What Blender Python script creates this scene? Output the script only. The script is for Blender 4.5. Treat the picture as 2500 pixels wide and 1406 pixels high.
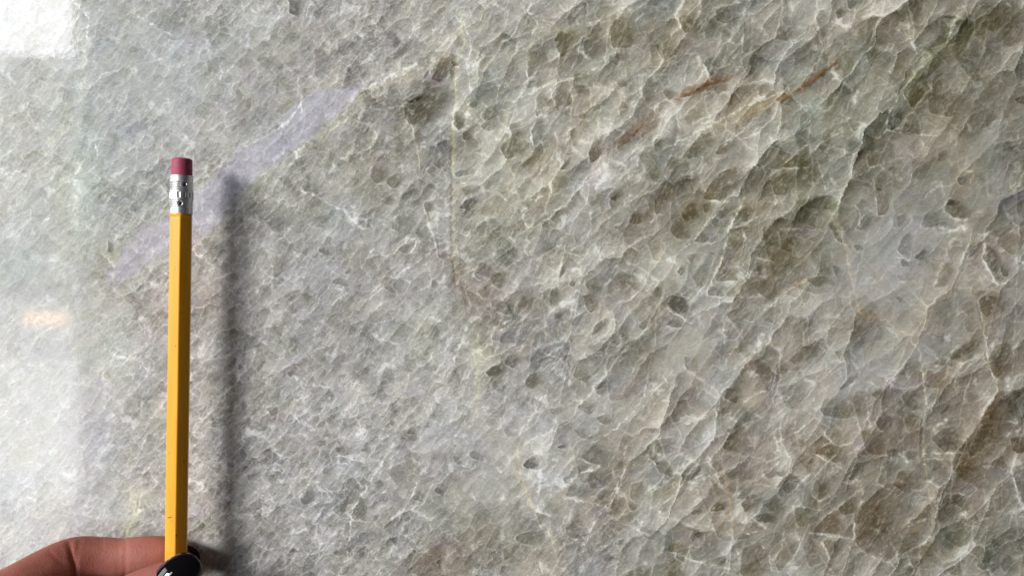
import bpy, bmesh, math
import numpy as np
from mathutils import Vector, Matrix

for o in list(bpy.data.objects): bpy.data.objects.remove(o)
SC = bpy.context.scene; COL = SC.collection
R = math.radians

# ---------------------------------------------------------------- CAMERA
# The slab face is the plane y = 0; the camera looks along +y from 0.31 m.
D = 0.310; F = 1962.0; K = D/F
cam_data = bpy.data.cameras.new("camera"); cam = bpy.data.objects.new("camera", cam_data); COL.objects.link(cam)
cam_data.sensor_width = 36; cam_data.lens = 36*F/2500
cam_data.clip_start = .005; cam_data.clip_end = 50
cam.location = (0, -D, 0); cam.rotation_euler = (R(90), 0, 0)
SC.camera = cam
# ---------------------------------------------------------------- LIGHT
world = bpy.data.worlds.new("World"); SC.world = world; world.use_nodes = True
world.node_tree.nodes["Background"].inputs[0].default_value = (.80, .86, 1, 1)
world.node_tree.nodes["Background"].inputs[1].default_value = .05
def lamp(name, loc, target, sx, sy, power, color, spread=180):
    d = bpy.data.lights.new(name, 'AREA'); d.shape = 'RECTANGLE'; d.size = sx; d.size_y = sy; d.energy = power; d.color = color
    d.spread = R(spread)
    o = bpy.data.objects.new(name, d); COL.objects.link(o); o.location = loc
    o.rotation_euler = (Vector(target)-Vector(loc)).to_track_quat('-Z', 'Y').to_euler()
    return o
tgt = (-.05, 0, 0)
lamp("window_light", (-1.72, -1.42, .62), tgt, .46, .42, 43.5, (1, .985, .965))           # the bright window at the left
lamp("fill_left", (-1.70, -.50, .25), tgt, .55, 1.2, 10, (.93, .97, 1))              # added fill lamp, broad and soft, lifts the shadow from the left
def facing(name, x0, x1, z0, z1, y, radiance, color):                                   # lamp panels placed to give the reflections in the polish
    w, h = x1-x0, z1-z0
    return lamp(name, ((x0+x1)/2, y, (z0+z1)/2), ((x0+x1)/2, 0, (z0+z1)/2), w, h, radiance*math.pi*w*h, color)
facing("window_pane", -1.32, -.985, .525, .90, -1.5, 12, (.97, .98, 1))
lamp("penumbra_lamp", (-1.42, -1.50, .50), tgt, .42, .42, 7, (.98, .99, 1))               # added weaker lamp that softens the left edge of the pencil's shadow
facing("haze_panel", -1.34, -.725, -.66, -.02, -1.2, 1.9, (1, .995, .99))  # added panel, spreads a milky haze over the lower left
facing("bright_doorway", -1.34, -.815, -.40, .44, -1.21, 3.0, (.98, 1, 1))
facing("glare_panel_low", -1.34, -.84, -.66, -.14, -1.25, 2.7, (1, .995, .99))  # unseen panel added for the white glare low at the left
facing("warm_glint", -.916, -.825, -.070, -.046, -1.19, 9, (1, .55, .25))  # small warm strip added to make the orange streak in the polish
SC.view_settings.view_transform = 'Standard'; SC.view_settings.look = 'None'
SC.view_settings.gamma = 1; SC.view_settings.use_curve_mapping = False
SC.view_settings.exposure = 0.0
SC.render.engine = 'CYCLES'; SC.cycles.use_denoising = True
SC.cycles.max_bounces = 8

# ---------------------------------------------------------------- HELPERS
def at(px, py, dist):
    """world point seen at photo pixel (px, py), at this distance in front of the camera"""
    return Vector(((px-1250)*dist/F, dist-D, (703-py)*dist/F))
def link(o, parent=None):
    COL.objects.link(o)
    if parent: o.parent = parent
    return o
def mesh_obj(name, verts, faces, mat, parent=None, smooth=True):
    me = bpy.data.meshes.new(name); me.from_pydata([tuple(v) for v in verts], [], faces); me.update()
    if smooth: me.polygons.foreach_set('use_smooth', [True]*len(me.polygons))
    if mat: me.materials.append(mat)
    return link(bpy.data.objects.new(name, me), parent)
def tag(o, label=None, cat=None, group=None, kind=None):
    for k, v in (('label', label), ('category', cat), ('group', group), ('kind', kind)):
        if v: o[k] = v
def material(name, base=(.5, .5, .5), rough=.5, metal=0, coat=0, sss=0, spec=.5):
    m = bpy.data.materials.new(name); m.use_nodes = True; b = m.node_tree.nodes['Principled BSDF']
    b.inputs['Base Color'].default_value = (*base, 1); b.inputs['Roughness'].default_value = rough
    b.inputs['Metallic'].default_value = metal; b.inputs['Coat Weight'].default_value = coat
    b.inputs['Coat Roughness'].default_value = .08; b.inputs['Subsurface Weight'].default_value = sss
    b.inputs['Specular IOR Level'].default_value = spec
    return m, m.node_tree, b
def N(nt, typ, **kw):
    n = nt.nodes.new(typ)
    for k, v in kw.items():
        if k in n.inputs.keys(): n.inputs[k].default_value = v
        else: setattr(n, k, v)
    return n
def noise_mix(nt, b, scale, c1, c2, stretch=(1, 1, 1), detail=5, lo=.35, hi=.65):
    tc = N(nt, 'ShaderNodeTexCoord'); mp = N(nt, 'ShaderNodeMapping'); mp.inputs['Scale'].default_value = stretch
    nz = N(nt, 'ShaderNodeTexNoise'); nz.inputs['Scale'].default_value = scale; nz.inputs['Detail'].default_value = detail
    cr = N(nt, 'ShaderNodeValToRGB'); cr.color_ramp.elements[0].position = lo; cr.color_ramp.elements[1].position = hi
    cr.color_ramp.elements[0].color = (*c1, 1); cr.color_ramp.elements[1].color = (*c2, 1)
    nt.links.new(tc.outputs['Object'], mp.inputs[0]); nt.links.new(mp.outputs[0], nz.inputs['Vector'])
    nt.links.new(nz.outputs[0], cr.inputs[0]); nt.links.new(cr.outputs[0], b.inputs['Base Color'])
    return tc, mp, nz
def bump(nt, b, src, strength, dist):
    bp = N(nt, 'ShaderNodeBump'); bp.inputs['Strength'].default_value = strength; bp.inputs['Distance'].default_value = dist
    nt.links.new(src, bp.inputs['Height']); nt.links.new(bp.outputs[0], b.inputs['Normal']); return bp

# ---------------------------------------------------------------- STONE PATTERN
# Mineral pattern of the slab. Coordinates are on the slab face, in units of 0.158 mm.
def _hash(ix, iy, seed):
    h = (ix.astype(np.int64) * 374761393 + iy.astype(np.int64) * 668265263 + seed * 974711) & 0xFFFFFFFF
    h = ((h ^ (h >> 13)) * 1274126177) & 0xFFFFFFFF
    h = ((h ^ (h >> 16)) * 2246822519) & 0xFFFFFFFF
    h = h ^ (h >> 15)
    return h.astype(np.float64) / 4294967296.0

def perlin(x, y, seed=0):
    ix = np.floor(x); iy = np.floor(y); fx = x - ix; fy = y - iy
    u = fx*fx*fx*(fx*(fx*6-15)+10); v = fy*fy*fy*(fy*(fy*6-15)+10)
    def g(dx, dy):
        a = _hash(ix+dx, iy+dy, seed) * 6.2831853
        return np.cos(a)*(fx-dx) + np.sin(a)*(fy-dy)
    a = g(0,0); b = g(1,0); c = g(0,1); d = g(1,1)
    return (a + u*(b-a) + v*(c-a) + u*v*(a-b-c+d)) * 1.5

def fbm(x, y, seed=0, octv=4, gain=.5):
    s = 0; a = 1; t = 0
    for o in range(octv):
        s = s + a*perlin(x*2**o + 17.3*o, y*2**o - 9.1*o, seed+o*7); t += a; a *= gain
    return s/t*1.4

def ridge(x, y, seed=0, octv=3):
    s = 0; a = 1; t = 0
    for o in range(octv):
        s = s + a*(1-np.abs(perlin(x*2**o+5.7*o, y*2**o+3.3*o, seed+o*5))*1.6); t += a; a *= .55
    return np.clip(s/t, 0, 1)

def rot(x, y, deg, stretch=1.0):
    # u runs along the direction 'deg' (anticlockwise from right, y pointing down), shrunk by stretch
    a = math.radians(deg); c, s = math.cos(a), math.sin(a)
    return (x*c - y*s)/stretch, (x*s + y*c)

def voronoi(u, v, seed):
    # nearest and second-nearest seeds of a jittered grid: id value, second id value, edge distance, offset
    iu = np.floor(u); iv = np.floor(v)
    d1 = np.full(u.shape, 9.0); d2 = np.full(u.shape, 9.0)
    r1 = np.zeros(u.shape); r2 = np.zeros(u.shape); ou = np.zeros(u.shape); ov = np.zeros(u.shape)
    for dj in (-1, 0, 1):
        for di in (-1, 0, 1):
            cu = iu+di; cv = iv+dj
            pu = cu + .08 + .84*_hash(cu, cv, seed) - u
            pv = cv + .08 + .84*_hash(cu, cv, seed+1) - v
            d = np.abs(pu)**1.6 + np.abs(pv)**1.6
            d = d**(1/1.6)
            rr = _hash(cu, cv, seed+2)
            n1 = d < d1
            d2 = np.where(n1, d1, np.minimum(d2, d)); d1 = np.where(n1, d, d1)
            r1 = np.where(n1, rr, r1); ou = np.where(n1, pu, ou); ov = np.where(n1, pv, ov)
    return r1, d2-d1, ou, ov

def sstep(a, b, x):
    t = np.clip((x-a)/(b-a), 0, 1); return t*t*(3-2*t)

TILE = {'A1':(600,0,2.812),'A2':(1100,0,2.812),'A3':(1600,0,2.812),'A4':(2000,0,2.812),
        'B1':(600,450,2.812),'B2':(1100,450,2.812),'B3':(1600,450,2.812),'B4':(2000,450,2.812),
        'C1':(600,906,2.812),'C2':(1100,906,2.812),'C3':(1600,906,2.812),'C4':(2000,906,2.812),
        'D0':(0,0,3.056),'E0':(0,560,2.197),'P':(0,0,1.0)}
# dark translucent crystals: tile; darkness; tint (g grey, o olive, b brown, r red-brown, s slate, l lilac, t teal); outline
CRYSTALS = """
A1 .85 g 300,0 410,0 400,60 350,110 300,90 310,40
A1 .35 g 480,340 560,350 600,430 560,540 480,530
A1 .4 o 640,280 730,260 725,340 670,385 640,340
A1 .5 g 1010,410 1050,340 1120,265 1200,290 1150,350 1080,400
A1 .7 b 1310,500 1340,400 1440,370 1440,480 1330,560 1280,540
A1 .62 g 1090,720 1200,660 1300,600 1420,560 1430,720 1360,800 1240,870 1130,860 1090,790
A1 .5 b 870,720 980,670 1080,690 1090,730 960,745 870,740
A1 .6 s 1100,680 1170,650 1290,640 1200,690 1110,705
A1 .6 o 900,1130 990,1130 1020,1160 980,1210 900,1260 860,1220 870,1170
A1 .6 o 960,1240 1050,1190 1120,1200 1100,1250 1010,1290
A1 .4 t 870,990 930,950 990,1000 960,1030 870,1030
A1 .45 o 1300,1080 1400,1040 1390,1110 1330,1155 1290,1120
A1 .5 o 1160,920 1230,880 1200,990 1170,1000
A1 .5 b 1250,1180 1290,1140 1320,1170 1290,1210
A1 .5 o 390,1290 430,1240 500,1260 500,1330 430,1330
A1 .4 o 340,1100 440,1060 430,1110 350,1140
A1 .35 o 750,1030 830,960 880,950 860,1010 790,1040
A1 .3 o 410,990 500,940 600,930 560,990 430,1030
A1 .35 g 70,410 190,390 225,430 150,480
A1 .4 g 280,440 350,410 350,450 300,460
A1 .3 o 210,760 280,700 340,660 360,690 260,790
A2 .85 o 720,270 760,220 800,240 840,205 880,250 860,300 770,395 740,340
A2 .65 o 530,345 600,310 690,330 680,420 600,500 535,540
A2 .5 g 520,570 660,550 640,590 530,605
A2 .55 g 920,300 1000,230 1050,240 1050,330 960,410 925,370
A2 .55 s 1095,390 1240,335 1210,400 1130,440 1090,420
A2 .65 o 1100,180 1200,70 1280,110 1275,270 1230,325 1110,325
A2 .4 o 1000,110 1030,50 1180,40 1160,80 1040,150
A2 .5 g 940,120 1000,80 990,130 940,155
A2 .5 o 850,520 960,480 1010,490 990,580 880,650 850,590
A2 .45 o 1150,560 1230,500 1230,560 1170,600
A2 .5 o 600,660 650,610 700,710 640,740 590,800
A2 .5 o 730,640 760,570 820,570 830,680 760,780 720,730
A2 .65 g 600,820 640,790 640,900 650,960 575,1000 565,900
A2 .7 o 345,1010 400,960 500,920 515,1040 470,1060 380,1090
A2 .5 g 410,860 480,840 500,920 430,940
A2 .62 g 215,800 260,740 340,680 380,720 360,770 240,830
A2 .5 g 210,870 290,800 360,790 350,870 260,895
A2 .9 g 25,770 60,770 100,820 95,870 60,885 30,850
A2 .9 g 85,920 110,900 150,910 155,960 120,970 90,950
A2 .55 t 120,700 170,640 235,650 230,690 150,740
A2 .4 s 200,330 270,310 300,340 280,380 215,370
A2 .9 b 10,430 50,425 50,450 15,455
A2 .5 b 0,460 60,480 50,520 0,540
A2 .7 r 1150,990 1200,900 1300,830 1320,850 1240,950 1150,1030
A2 .85 b 950,1060 990,960 1040,910 1065,970 1030,1070 960,1120
A2 .8 b 750,1160 820,1090 830,1110 790,1160
A2 .6 s 820,900 850,880 840,960 800,1000
A2 .5 o 700,1250 720,1180 860,1130 860,1250 760,1300 700,1330
A2 .5 o 1330,530 1400,490 1420,680 1350,710 1320,640
A2 .4 o 1160,750 1180,700 1220,730 1210,800 1170,800
A2 .4 g 1000,720 1060,650 1100,660 1060,720
A2 .5 g 880,800 950,770 960,790 900,810
A2 .5 o 1380,320 1430,310 1430,450 1380,440
A2 .5 s 30,1190 140,1150 200,1170 60,1210
A2 .5 o 80,1300 180,1260 180,1310 110,1340
A2 .55 b 1080,1350 1200,1260 1250,1210 1260,1260 1140,1380
A3 .7 o 160,130 280,70 290,130 250,220 205,220
A3 .45 o 0,290 60,230 170,240 180,330 60,420 40,390
A3 .3 o 50,350 150,300 170,350 60,410
A3 .6 s 420,80 490,30 630,10 600,100 500,170 430,140
A3 .4 s 340,200 410,110 500,200 400,280 350,270
A3 .75 s 340,430 430,370 450,410 440,460 380,520
A3 .5 b 380,520 430,490 420,540 380,545
A3 .42 s 610,200 680,160 750,250 740,310 610,370
A3 .45 o 610,410 760,320 770,350 700,420 610,470
A3 .6 b 820,260 860,170 970,190 1000,230 900,280
A3 .4 o 870,130 980,100 990,170 900,170
A3 .5 g 1110,130 1140,70 1230,110 1150,240
A3 .8 g 1240,90 1270,60 1330,70 1260,130
A3 .5 r 165,670 200,610 330,570 430,540 500,540 440,590 300,640
A3 .5 b 400,600 500,550 490,620 430,640
A3 .35 b 210,800 370,640 390,700 280,820 220,850
A3 .5 o 60,630 110,610 150,640 90,690
A3 .65 g 0,960 60,960 70,1000 0,1030
A3 .6 o 185,1090 310,930 380,910 470,950 420,1030 280,1080
A3 .7 b 415,1060 450,1000 540,960 550,1000 480,1060
A3 .7 r 830,690 880,640 920,660 1000,610 980,650 860,700
A3 .5 r 1000,600 1050,530 1240,430 1180,500 1080,580
A3 .4 o 700,600 780,570 790,640 720,660
A3 .45 g 1000,800 1060,760 1110,830 1080,880 1000,880
A3 .4 g 890,720 940,680 950,730
A3 .55 g 760,760 790,730 810,770 780,790
A3 .35 g 860,880 920,840 1000,850 930,890
A3 .85 o 885,1140 960,1070 1070,990 1080,1060 1070,1130 950,1150
A3 .65 o 800,1220 860,1170 960,1160 1030,1220 960,1330 820,1340
A3 .4 b 1130,1010 1170,900 1300,830 1260,900 1150,1040
A3 .45 g 1300,1010 1350,930 1406,920 1406,1000 1330,1040
A3 .4 o 1050,1160 1130,1150 1130,1240 1060,1250
A3 .85 b 380,1270 450,1190 560,1140 680,1140 690,1200 560,1330 480,1380 330,1360
A3 .4 g 170,1250 240,1220 230,1290 150,1350
A3 .4 b 0,1310 60,1290 200,1380 0,1406
A3 .35 o 80,1100 150,1070 200,1130 100,1170
A3 .35 g 690,850 740,790 840,760 800,830 720,870
A4 .75 o 330,370 380,320 435,330 420,390 345,420
A4 .6 g 200,10 270,0 260,40 210,60
A4 .85 s 470,880 490,770 570,660 630,740 570,830 500,890
A4 .65 o 580,640 650,530 780,400 830,330 850,370 820,480 770,600 640,740
A4 .5 b 790,540 820,460 900,450 870,540 830,610 780,660
A4 .5 g 890,330 980,300 1110,240 1120,380 1100,590 1040,540 950,420
A4 .45 g 750,640 830,640 1000,590 1020,720 900,800 760,770
A4 .55 g 565,920 600,840 690,820 690,930
A4 .7 g 330,990 400,950 400,1020 340,1060
A4 .5 o 340,1070 460,1050 480,1110 345,1145
A4 .6 o 380,1240 430,1180 600,1090 610,1170 540,1280 400,1310
A4 .35 o 640,1110 720,1100 770,1130 770,1220 650,1220
A4 .45 b 200,820 290,800 280,860 240,900
A4 .8 g 1350,690 1420,640 1420,715
A4 .5 b 1140,110 1230,50 1506,20 1506,300 1270,320 1250,200 1170,210
A4 .6 s 950,1230 1020,1210 1030,1260 970,1270
A4 .5 s 820,1060 870,1040 900,1080 820,1110
A4 .6 g 870,1400 900,1370 980,1400
A4 .45 g 180,1030 220,970 300,940 310,1000 190,1080
A4 .45 b 1110,880 1180,760 1290,730 1250,790 1150,860
A4 .5 o 520,630 610,550 600,600 540,650
B1 .6 g 500,450 560,440 590,480 540,480
B1 .4 g 1000,300 1050,210 1160,160 1230,180 1200,280 1130,340 1030,390 1060,320
B1 .6 g 1230,130 1290,130 1300,170 1240,190
B1 .5 g 1050,450 1150,400 1170,430 1100,475
B1 .4 o 1170,330 1240,330 1260,380 1220,400
B1 .4 g 940,700 1040,630 1060,700 1120,730 1000,740
B1 .5 g 600,670 650,640 710,670 690,700
B1 .6 g 680,610 720,580 730,600
B1 .35 s 140,270 300,180 380,220 330,300 200,330
B1 .4 g 930,120 1000,70 1050,120 970,140
B1 .5 g 840,250 890,230 870,290 830,290
B1 .5 g 1280,660 1310,660 1315,700 1280,700
B1 .6 s 1310,370 1330,480 1380,490 1360,500 1330,500
B1 .4 g 350,1230 400,1190 440,1230 380,1260
B1 .65 g 290,1300 330,1270 345,1300 310,1320
B1 .4 g 590,1220 660,1160 730,1160 720,1200 610,1240
B1 .4 g 925,1370 950,1290 1050,1270 1030,1350
B1 .4 o 190,500 290,500 290,560 200,640
B1 .45 g 180,850 220,820 230,860
B1 .45 g 360,940 420,930 400,970
B2 .85 s 60,160 110,110 290,50 230,120 120,170
B2 .35 l 100,180 260,130 250,200 100,230
B2 .6 g 170,620 200,550 310,500 300,600 200,650
B2 .65 o 280,640 370,590 415,600 410,660 340,715 290,690
B2 .5 b 190,730 250,690 290,700 270,770 220,770
B2 .35 b 100,720 140,820 240,820 200,770
B2 .4 l 280,800 350,790 350,830 290,830
B2 .7 g 750,640 760,560 800,520 800,580
B2 .65 b 820,690 850,650 870,660 840,700
B2 .75 g 680,790 700,730 740,700 760,790 710,850
B2 .7 b 715,900 750,875 775,900 760,935
B2 .55 b 460,890 480,800 540,730 560,760 500,850
B2 .45 s 400,1010 460,960 470,1010 440,1090 350,1085 350,1040
B2 .5 g 290,1060 330,1020 350,1050 300,1070
B2 .7 b 930,830 920,770 960,730 1060,790 1000,850 960,880
B2 .5 o 930,680 1000,640 1060,700 1040,760 950,720
B2 .65 g 965,1040 1010,960 1100,900 1060,980
B2 .45 o 1185,480 1230,440 1310,470 1290,530 1250,560
B2 .5 o 1160,670 1215,650 1200,695
B2 .5 g 1210,670 1290,680 1270,720
B2 .85 b 1230,260 1260,190 1320,180 1350,240 1280,270
B2 .6 b 1130,300 1200,260 1190,310
B2 .45 b 1180,320 1230,280 1330,270 1300,350 1200,360
B2 .7 b 1095,130 1110,90 1180,50 1200,60 1150,110 1110,160
B2 .6 g 1300,970 1350,920 1370,950 1320,990
B2 .5 g 1180,1180 1210,1130 1250,1090 1290,1080 1220,1180
B2 .7 g 380,1220 430,1195 470,1150 500,1180 430,1260
B2 .85 g 245,1290 300,1250 390,1230 430,1290 350,1310 270,1315
B2 .7 o 515,1370 540,1310 640,1280 620,1360 570,1400
B2 .4 b 850,1320 880,1220 960,1190 960,1330 930,1360
B2 .55 g 990,1400 1060,1330 1100,1310 1090,1390
B2 .4 g 1070,600 1110,570 1130,660 1090,640
B2 .5 g 580,250 610,210 620,250 570,290
B2 .4 g 540,350 590,290 600,340 530,380
B2 .35 o 210,370 270,360 280,410 220,410
B2 .35 b 1290,1150 1340,1070 1406,1040 1406,1120 1310,1180
B2 .5 g 560,1100 600,1080 590,1120
B2 .5 b 1360,100 1420,60 1420,200 1370,190
B3 .95 g 90,830 120,770 200,780 280,830 260,880 230,930 170,890
B3 .7 g 80,960 130,910 190,930 180,980 110,970
B3 .75 b 180,200 260,110 320,100 330,160 300,230 210,250
B3 .6 b 110,320 130,250 170,210 220,270 240,370 150,370
B3 .65 g 270,390 320,330 400,330 415,370 330,400
B3 .65 g 330,140 400,130 390,180 340,190
B3 .45 o 390,260 430,190 560,120 570,200 510,290 430,310
B3 .8 g 530,300 560,220 600,160 700,110 760,150 720,200 580,270
B3 .45 o 850,290 950,190 1000,70 1090,60 1080,200 1000,290 900,305
B3 .6 o 740,300 830,280 850,400 840,520 700,490 760,400
B3 .45 o 860,320 1020,310 1050,420 960,480 870,440
B3 .7 o 420,640 450,570 490,440 590,450 520,560 460,620
B3 .65 b 420,660 520,560 570,600 560,660
B3 .55 g 360,750 420,680 510,680 460,770
B3 .5 o 490,380 540,330 600,380 580,430 500,420
B3 .4 o 480,730 600,620 660,690 590,770 500,770
B3 .4 o 260,640 350,490 400,520 400,640 350,720 290,690
B3 .4 g 690,680 760,620 860,640 860,730 790,790 700,740
B3 .65 g 700,590 700,540 750,570 720,620
B3 .5 g 490,890 570,850 640,950 600,970 520,930
B3 .6 g 660,1200 740,1100 840,1080 850,1130 750,1190 620,1250
B3 .4 o 570,1100 700,930 740,950 720,1030 640,1120 560,1160
B3 .35 b 740,900 860,780 960,720 960,830 830,960 750,930
B3 .5 g 920,1200 1000,1150 1130,1100 1080,1170 960,1230
B3 .5 g 1040,650 1210,620 1240,690 1110,700
B3 .45 g 1130,590 1200,560 1220,610 1140,620
B3 .5 g 1220,560 1300,590 1250,640
B3 .65 b 1190,270 1250,290 1280,400 1240,370
B3 .45 o 1160,160 1210,180 1200,100
B3 .5 g 830,1290 880,1220 940,1250 880,1300
B3 .45 b 200,1190 290,1170 300,1280 220,1270
B3 .6 s 150,600 180,570 230,580 170,625
B3 .45 g 220,500 270,480 300,510 250,530
B3 .4 g 400,1180 480,1120 500,1160 430,1200
B3 .4 g 470,1010 530,1000 510,1050
B3 .45 b 0,100 110,20 130,90 60,200 0,200
B4 .8 g 860,170 890,110 970,110 1100,160 1040,250 930,230
B4 .6 g 700,290 740,200 850,150 860,180 830,260 800,300
B4 .4 g 760,290 850,260 1000,260 930,320 830,320
B4 .5 g 545,450 570,370 650,300 660,400 620,500 570,480
B4 .8 o 660,500 720,455 770,455 700,520
B4 .5 g 560,520 640,520 620,560 570,560
B4 .9 g 1130,500 1150,420 1230,450 1250,530 1240,660 1210,640
B4 .7 g 1250,560 1320,560 1290,630 1260,620
B4 .5 b 1220,400 1260,330 1426,330 1426,520 1320,480
B4 .45 o 800,710 830,600 890,500 1000,560 900,680 830,700
B4 .55 b 1100,800 1140,770 1340,780 1330,880 1160,910 1110,870
B4 .4 b 980,840 1060,780 1100,880 1050,920
B4 .65 o 1160,1210 1220,1100 1340,1080 1340,1250 1280,1330 1210,1330
B4 .55 b 720,1380 750,1280 830,1300 900,1360 850,1400
B4 .55 b 790,1230 850,1170 900,1150 880,1240
B4 .5 o 900,1250 930,1140 980,1130 940,1230
B4 .4 b 560,1300 600,1230 700,1200 690,1320
B4 .5 b 110,1150 170,1140 200,1170 150,1210
B4 .65 s 140,1406 200,1330 320,1230 340,1250 230,1350
B4 .4 g 250,1090 380,1010 330,1080 230,1140
B4 .5 g 240,420 300,410 310,450 260,450
B4 .45 g 540,230 600,200 610,250 550,290
B4 .55 b 390,30 530,0 550,20 450,200 410,210
B4 .45 g 530,780 600,760 560,810
B4 .5 s 260,300 320,210 370,230 380,290 290,310
B4 .4 s 260,150 300,100 340,130 300,180
B4 .3 g 540,640 640,600 660,650 560,660
B4 .4 b 1000,950 1110,930 1120,1010 1020,1010
B4 .6 g 1030,500 1060,440 1170,330 1190,350 1060,480
C1 .55 s 380,870 440,770 475,770 470,880 400,910
C1 .6 g 730,1000 750,930 850,820 860,880 840,1020 750,1020
C1 .5 g 670,890 730,830 760,840 740,900 690,910
C1 .45 g 600,950 640,910 700,920 650,990
C1 .55 g 1150,870 1180,810 1240,850 1220,890
C1 .75 g 1300,820 1320,800 1400,860 1350,850
C1 .4 g 760,1110 860,1080 960,1130 920,1180 750,1190
C1 .5 g 700,1190 740,1140 760,1190 710,1240
C1 .5 g 880,200 940,80 960,60 980,110 930,190
C1 .6 g 990,340 1040,350 1010,370
C1 .4 o 620,530 690,500 800,510 780,560 660,570
C1 .6 g 790,540 850,530 840,560
C1 .5 o 150,260 220,240 240,290 180,300
C1 .5 g 1110,420 1150,390 1180,430
C1 .4 g 530,680 600,630 620,690 540,700
C1 .6 g 640,1390 700,1340 720,1390
C1 .35 g 970,680 1050,640 1150,660 1140,740 1040,780
C1 .9 g 1310,1310 1340,1295 1340,1330
C1 .4 g 490,910 550,880 560,920 510,930
C1 .4 o 600,1240 670,1200 680,1250 620,1260
C1 .65 g 1005,1160 1040,1140 1030,1190
C1 .4 g 410,1030 450,1000 450,1080 420,1080
C1 .4 r 1130,1350 1300,1190 1400,1170 1400,1300 1200,1406
C2 .95 s 500,640 560,590 640,570 640,640 600,670 530,665
C2 .8 s 735,515 790,500 800,515 760,525
C2 .65 g 780,740 800,720 820,760 790,765
C2 .45 g 800,740 860,640 960,630 970,670 870,720
C2 .5 s 790,850 830,780 950,720 960,790 900,860
C2 .45 g 940,740 970,690 1100,670 1120,740 1060,800 970,800
C2 .6 g 450,1140 520,1110 640,1090 690,1150 640,1220 560,1190 470,1170
C2 .5 g 590,970 690,980 620,1050
C2 .45 b 370,1220 460,1170 460,1240 400,1300 370,1290
C2 .55 g 1000,140 1030,80 1110,60 1090,130 1040,170
C2 .5 g 870,250 940,180 1000,240 960,290
C2 .5 b 1000,320 1080,300 1130,350 1050,360
C2 .4 b 850,400 960,400 970,460 900,450
C2 .6 g 1080,960 1120,880 1200,870 1230,950 1130,1000
C2 .65 b 1220,900 1280,920 1250,960
C2 .7 g 1360,590 1420,580 1420,640
C2 .5 b 1240,860 1250,780 1330,760 1340,860 1270,890
C2 .5 g 130,560 190,540 240,570 220,610 150,590
C2 .45 g 800,1060 850,980 930,960 920,1060 860,1150 800,1120
C2 .5 g 860,1140 920,1080 930,1110 880,1150
C2 .35 g 940,1230 1000,1050 1030,1050 1010,1150 960,1250
C2 .4 g 1300,1080 1390,1050 1406,1150 1330,1130
C2 .5 o 1130,1180 1200,1150 1190,1190
C2 .35 g 680,260 800,250 790,290 700,290
C2 .35 l 370,400 420,350 490,380 460,440 390,440
C2 .35 s 900,590 980,510 1100,500 1150,580 1040,650
C2 .4 s 1330,550 1400,480 1406,570 1370,580
C2 .4 g 50,1100 130,1070 120,1160 40,1150
C2 .4 g 20,590 110,580 60,640
C3 .75 o 475,180 500,120 600,110 600,180 550,215
C3 .55 b 415,260 470,190 550,215 560,240 480,290 430,285
C3 .55 s 560,350 640,260 720,210 790,230 700,320 600,360
C3 .75 o 460,520 510,440 600,470 610,550 540,555
C3 .5 o 490,410 560,370 640,400 600,440 530,430
C3 .7 o 390,640 450,600 465,660 430,685
C3 .75 s 240,750 310,620 360,540 350,600 290,700
C3 .55 b 0,640 90,590 150,640 120,720 30,690
C3 .35 g 0,480 100,460 190,500 150,570 0,560
C3 .65 b 250,970 300,940 380,900 360,960 280,975
C3 .8 o 380,955 420,900 490,890 480,950
C3 .6 b 590,920 640,860 750,830 730,900 620,960
C3 .75 g 680,1000 800,960 870,1000 860,1040 760,1030 700,1020
C3 .4 b 740,900 830,850 880,880 830,950 750,960
C3 .8 b 1100,560 1180,510 1330,470 1320,600 1260,640 1150,590
C3 .45 b 1200,470 1230,390 1390,370 1350,480 1250,500
C3 .55 o 1140,270 1160,200 1250,110 1430,110 1430,300 1300,320 1160,300
C3 .75 b 1085,1100 1190,990 1260,960 1350,1110 1330,1130 1240,1110
C3 .8 b 1260,930 1406,840 1406,960 1290,980
C3 .6 o 1150,1160 1340,1150 1280,1250 1210,1280
C3 .45 b 1020,1200 1060,1150 1150,1200 1190,1290 1060,1340
C3 .5 o 960,940 1140,950 1080,1060 980,1060
C3 .5 o 1080,830 1100,750 1230,740 1220,820 1130,880
C3 .6 b 590,1406 600,1220 700,1180 780,1260 800,1380 780,1406
C3 .55 b 820,1300 880,1200 960,1150 1000,1170 950,1260 850,1370
C3 .5 g 240,1220 280,1110 430,1090 510,1150 530,1260 420,1310 260,1290
C3 .65 b 100,1230 130,1180 240,1170 230,1240
C3 .7 g 240,1130 290,1090 380,1100 260,1160
C3 .75 o 70,1400 130,1340 220,1350 240,1420 70,1420
C3 .5 g 830,700 900,680 900,740
C3 .55 g 880,800 990,740 960,830 900,830
C3 .5 s 740,690 830,660 850,710 780,730
C3 .45 s 560,870 680,750 700,790 620,870
C3 .35 o 870,170 960,60 1070,60 1080,150 1000,260 900,240
C3 .5 s 1100,640 1040,630 1080,600
C3 .35 g 920,510 1060,420 1100,450 1020,510
C3 .35 g 480,690 620,630 600,740 500,720
C3 .3 g 20,950 130,870 200,900 60,960
C4 .6 b 250,1170 250,1000 330,850 420,820 640,860 600,1060 560,1230 460,1300 330,1250
C4 .3 o 380,1060 500,1030 510,1090 430,1100
C4 .75 o 540,1280 590,1130 720,1050 700,1190 620,1240
C4 .7 b 510,780 560,680 720,690 720,820 620,840
C4 .5 o 400,760 450,620 560,600 570,670 490,790
C4 .65 g 460,570 500,530 560,560 550,590
C4 .55 s 620,610 590,560 680,540 690,590
C4 .4 b 330,560 280,400 390,380 450,470 450,590
C4 .6 l 390,350 450,270 540,310 500,390 420,400
C4 .5 b 360,160 430,110 490,120 460,190 390,180
C4 .55 g 570,170 650,110 720,140 710,260 620,260
C4 .6 g 770,460 860,390 1000,370 1010,440 960,560 880,560
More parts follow.
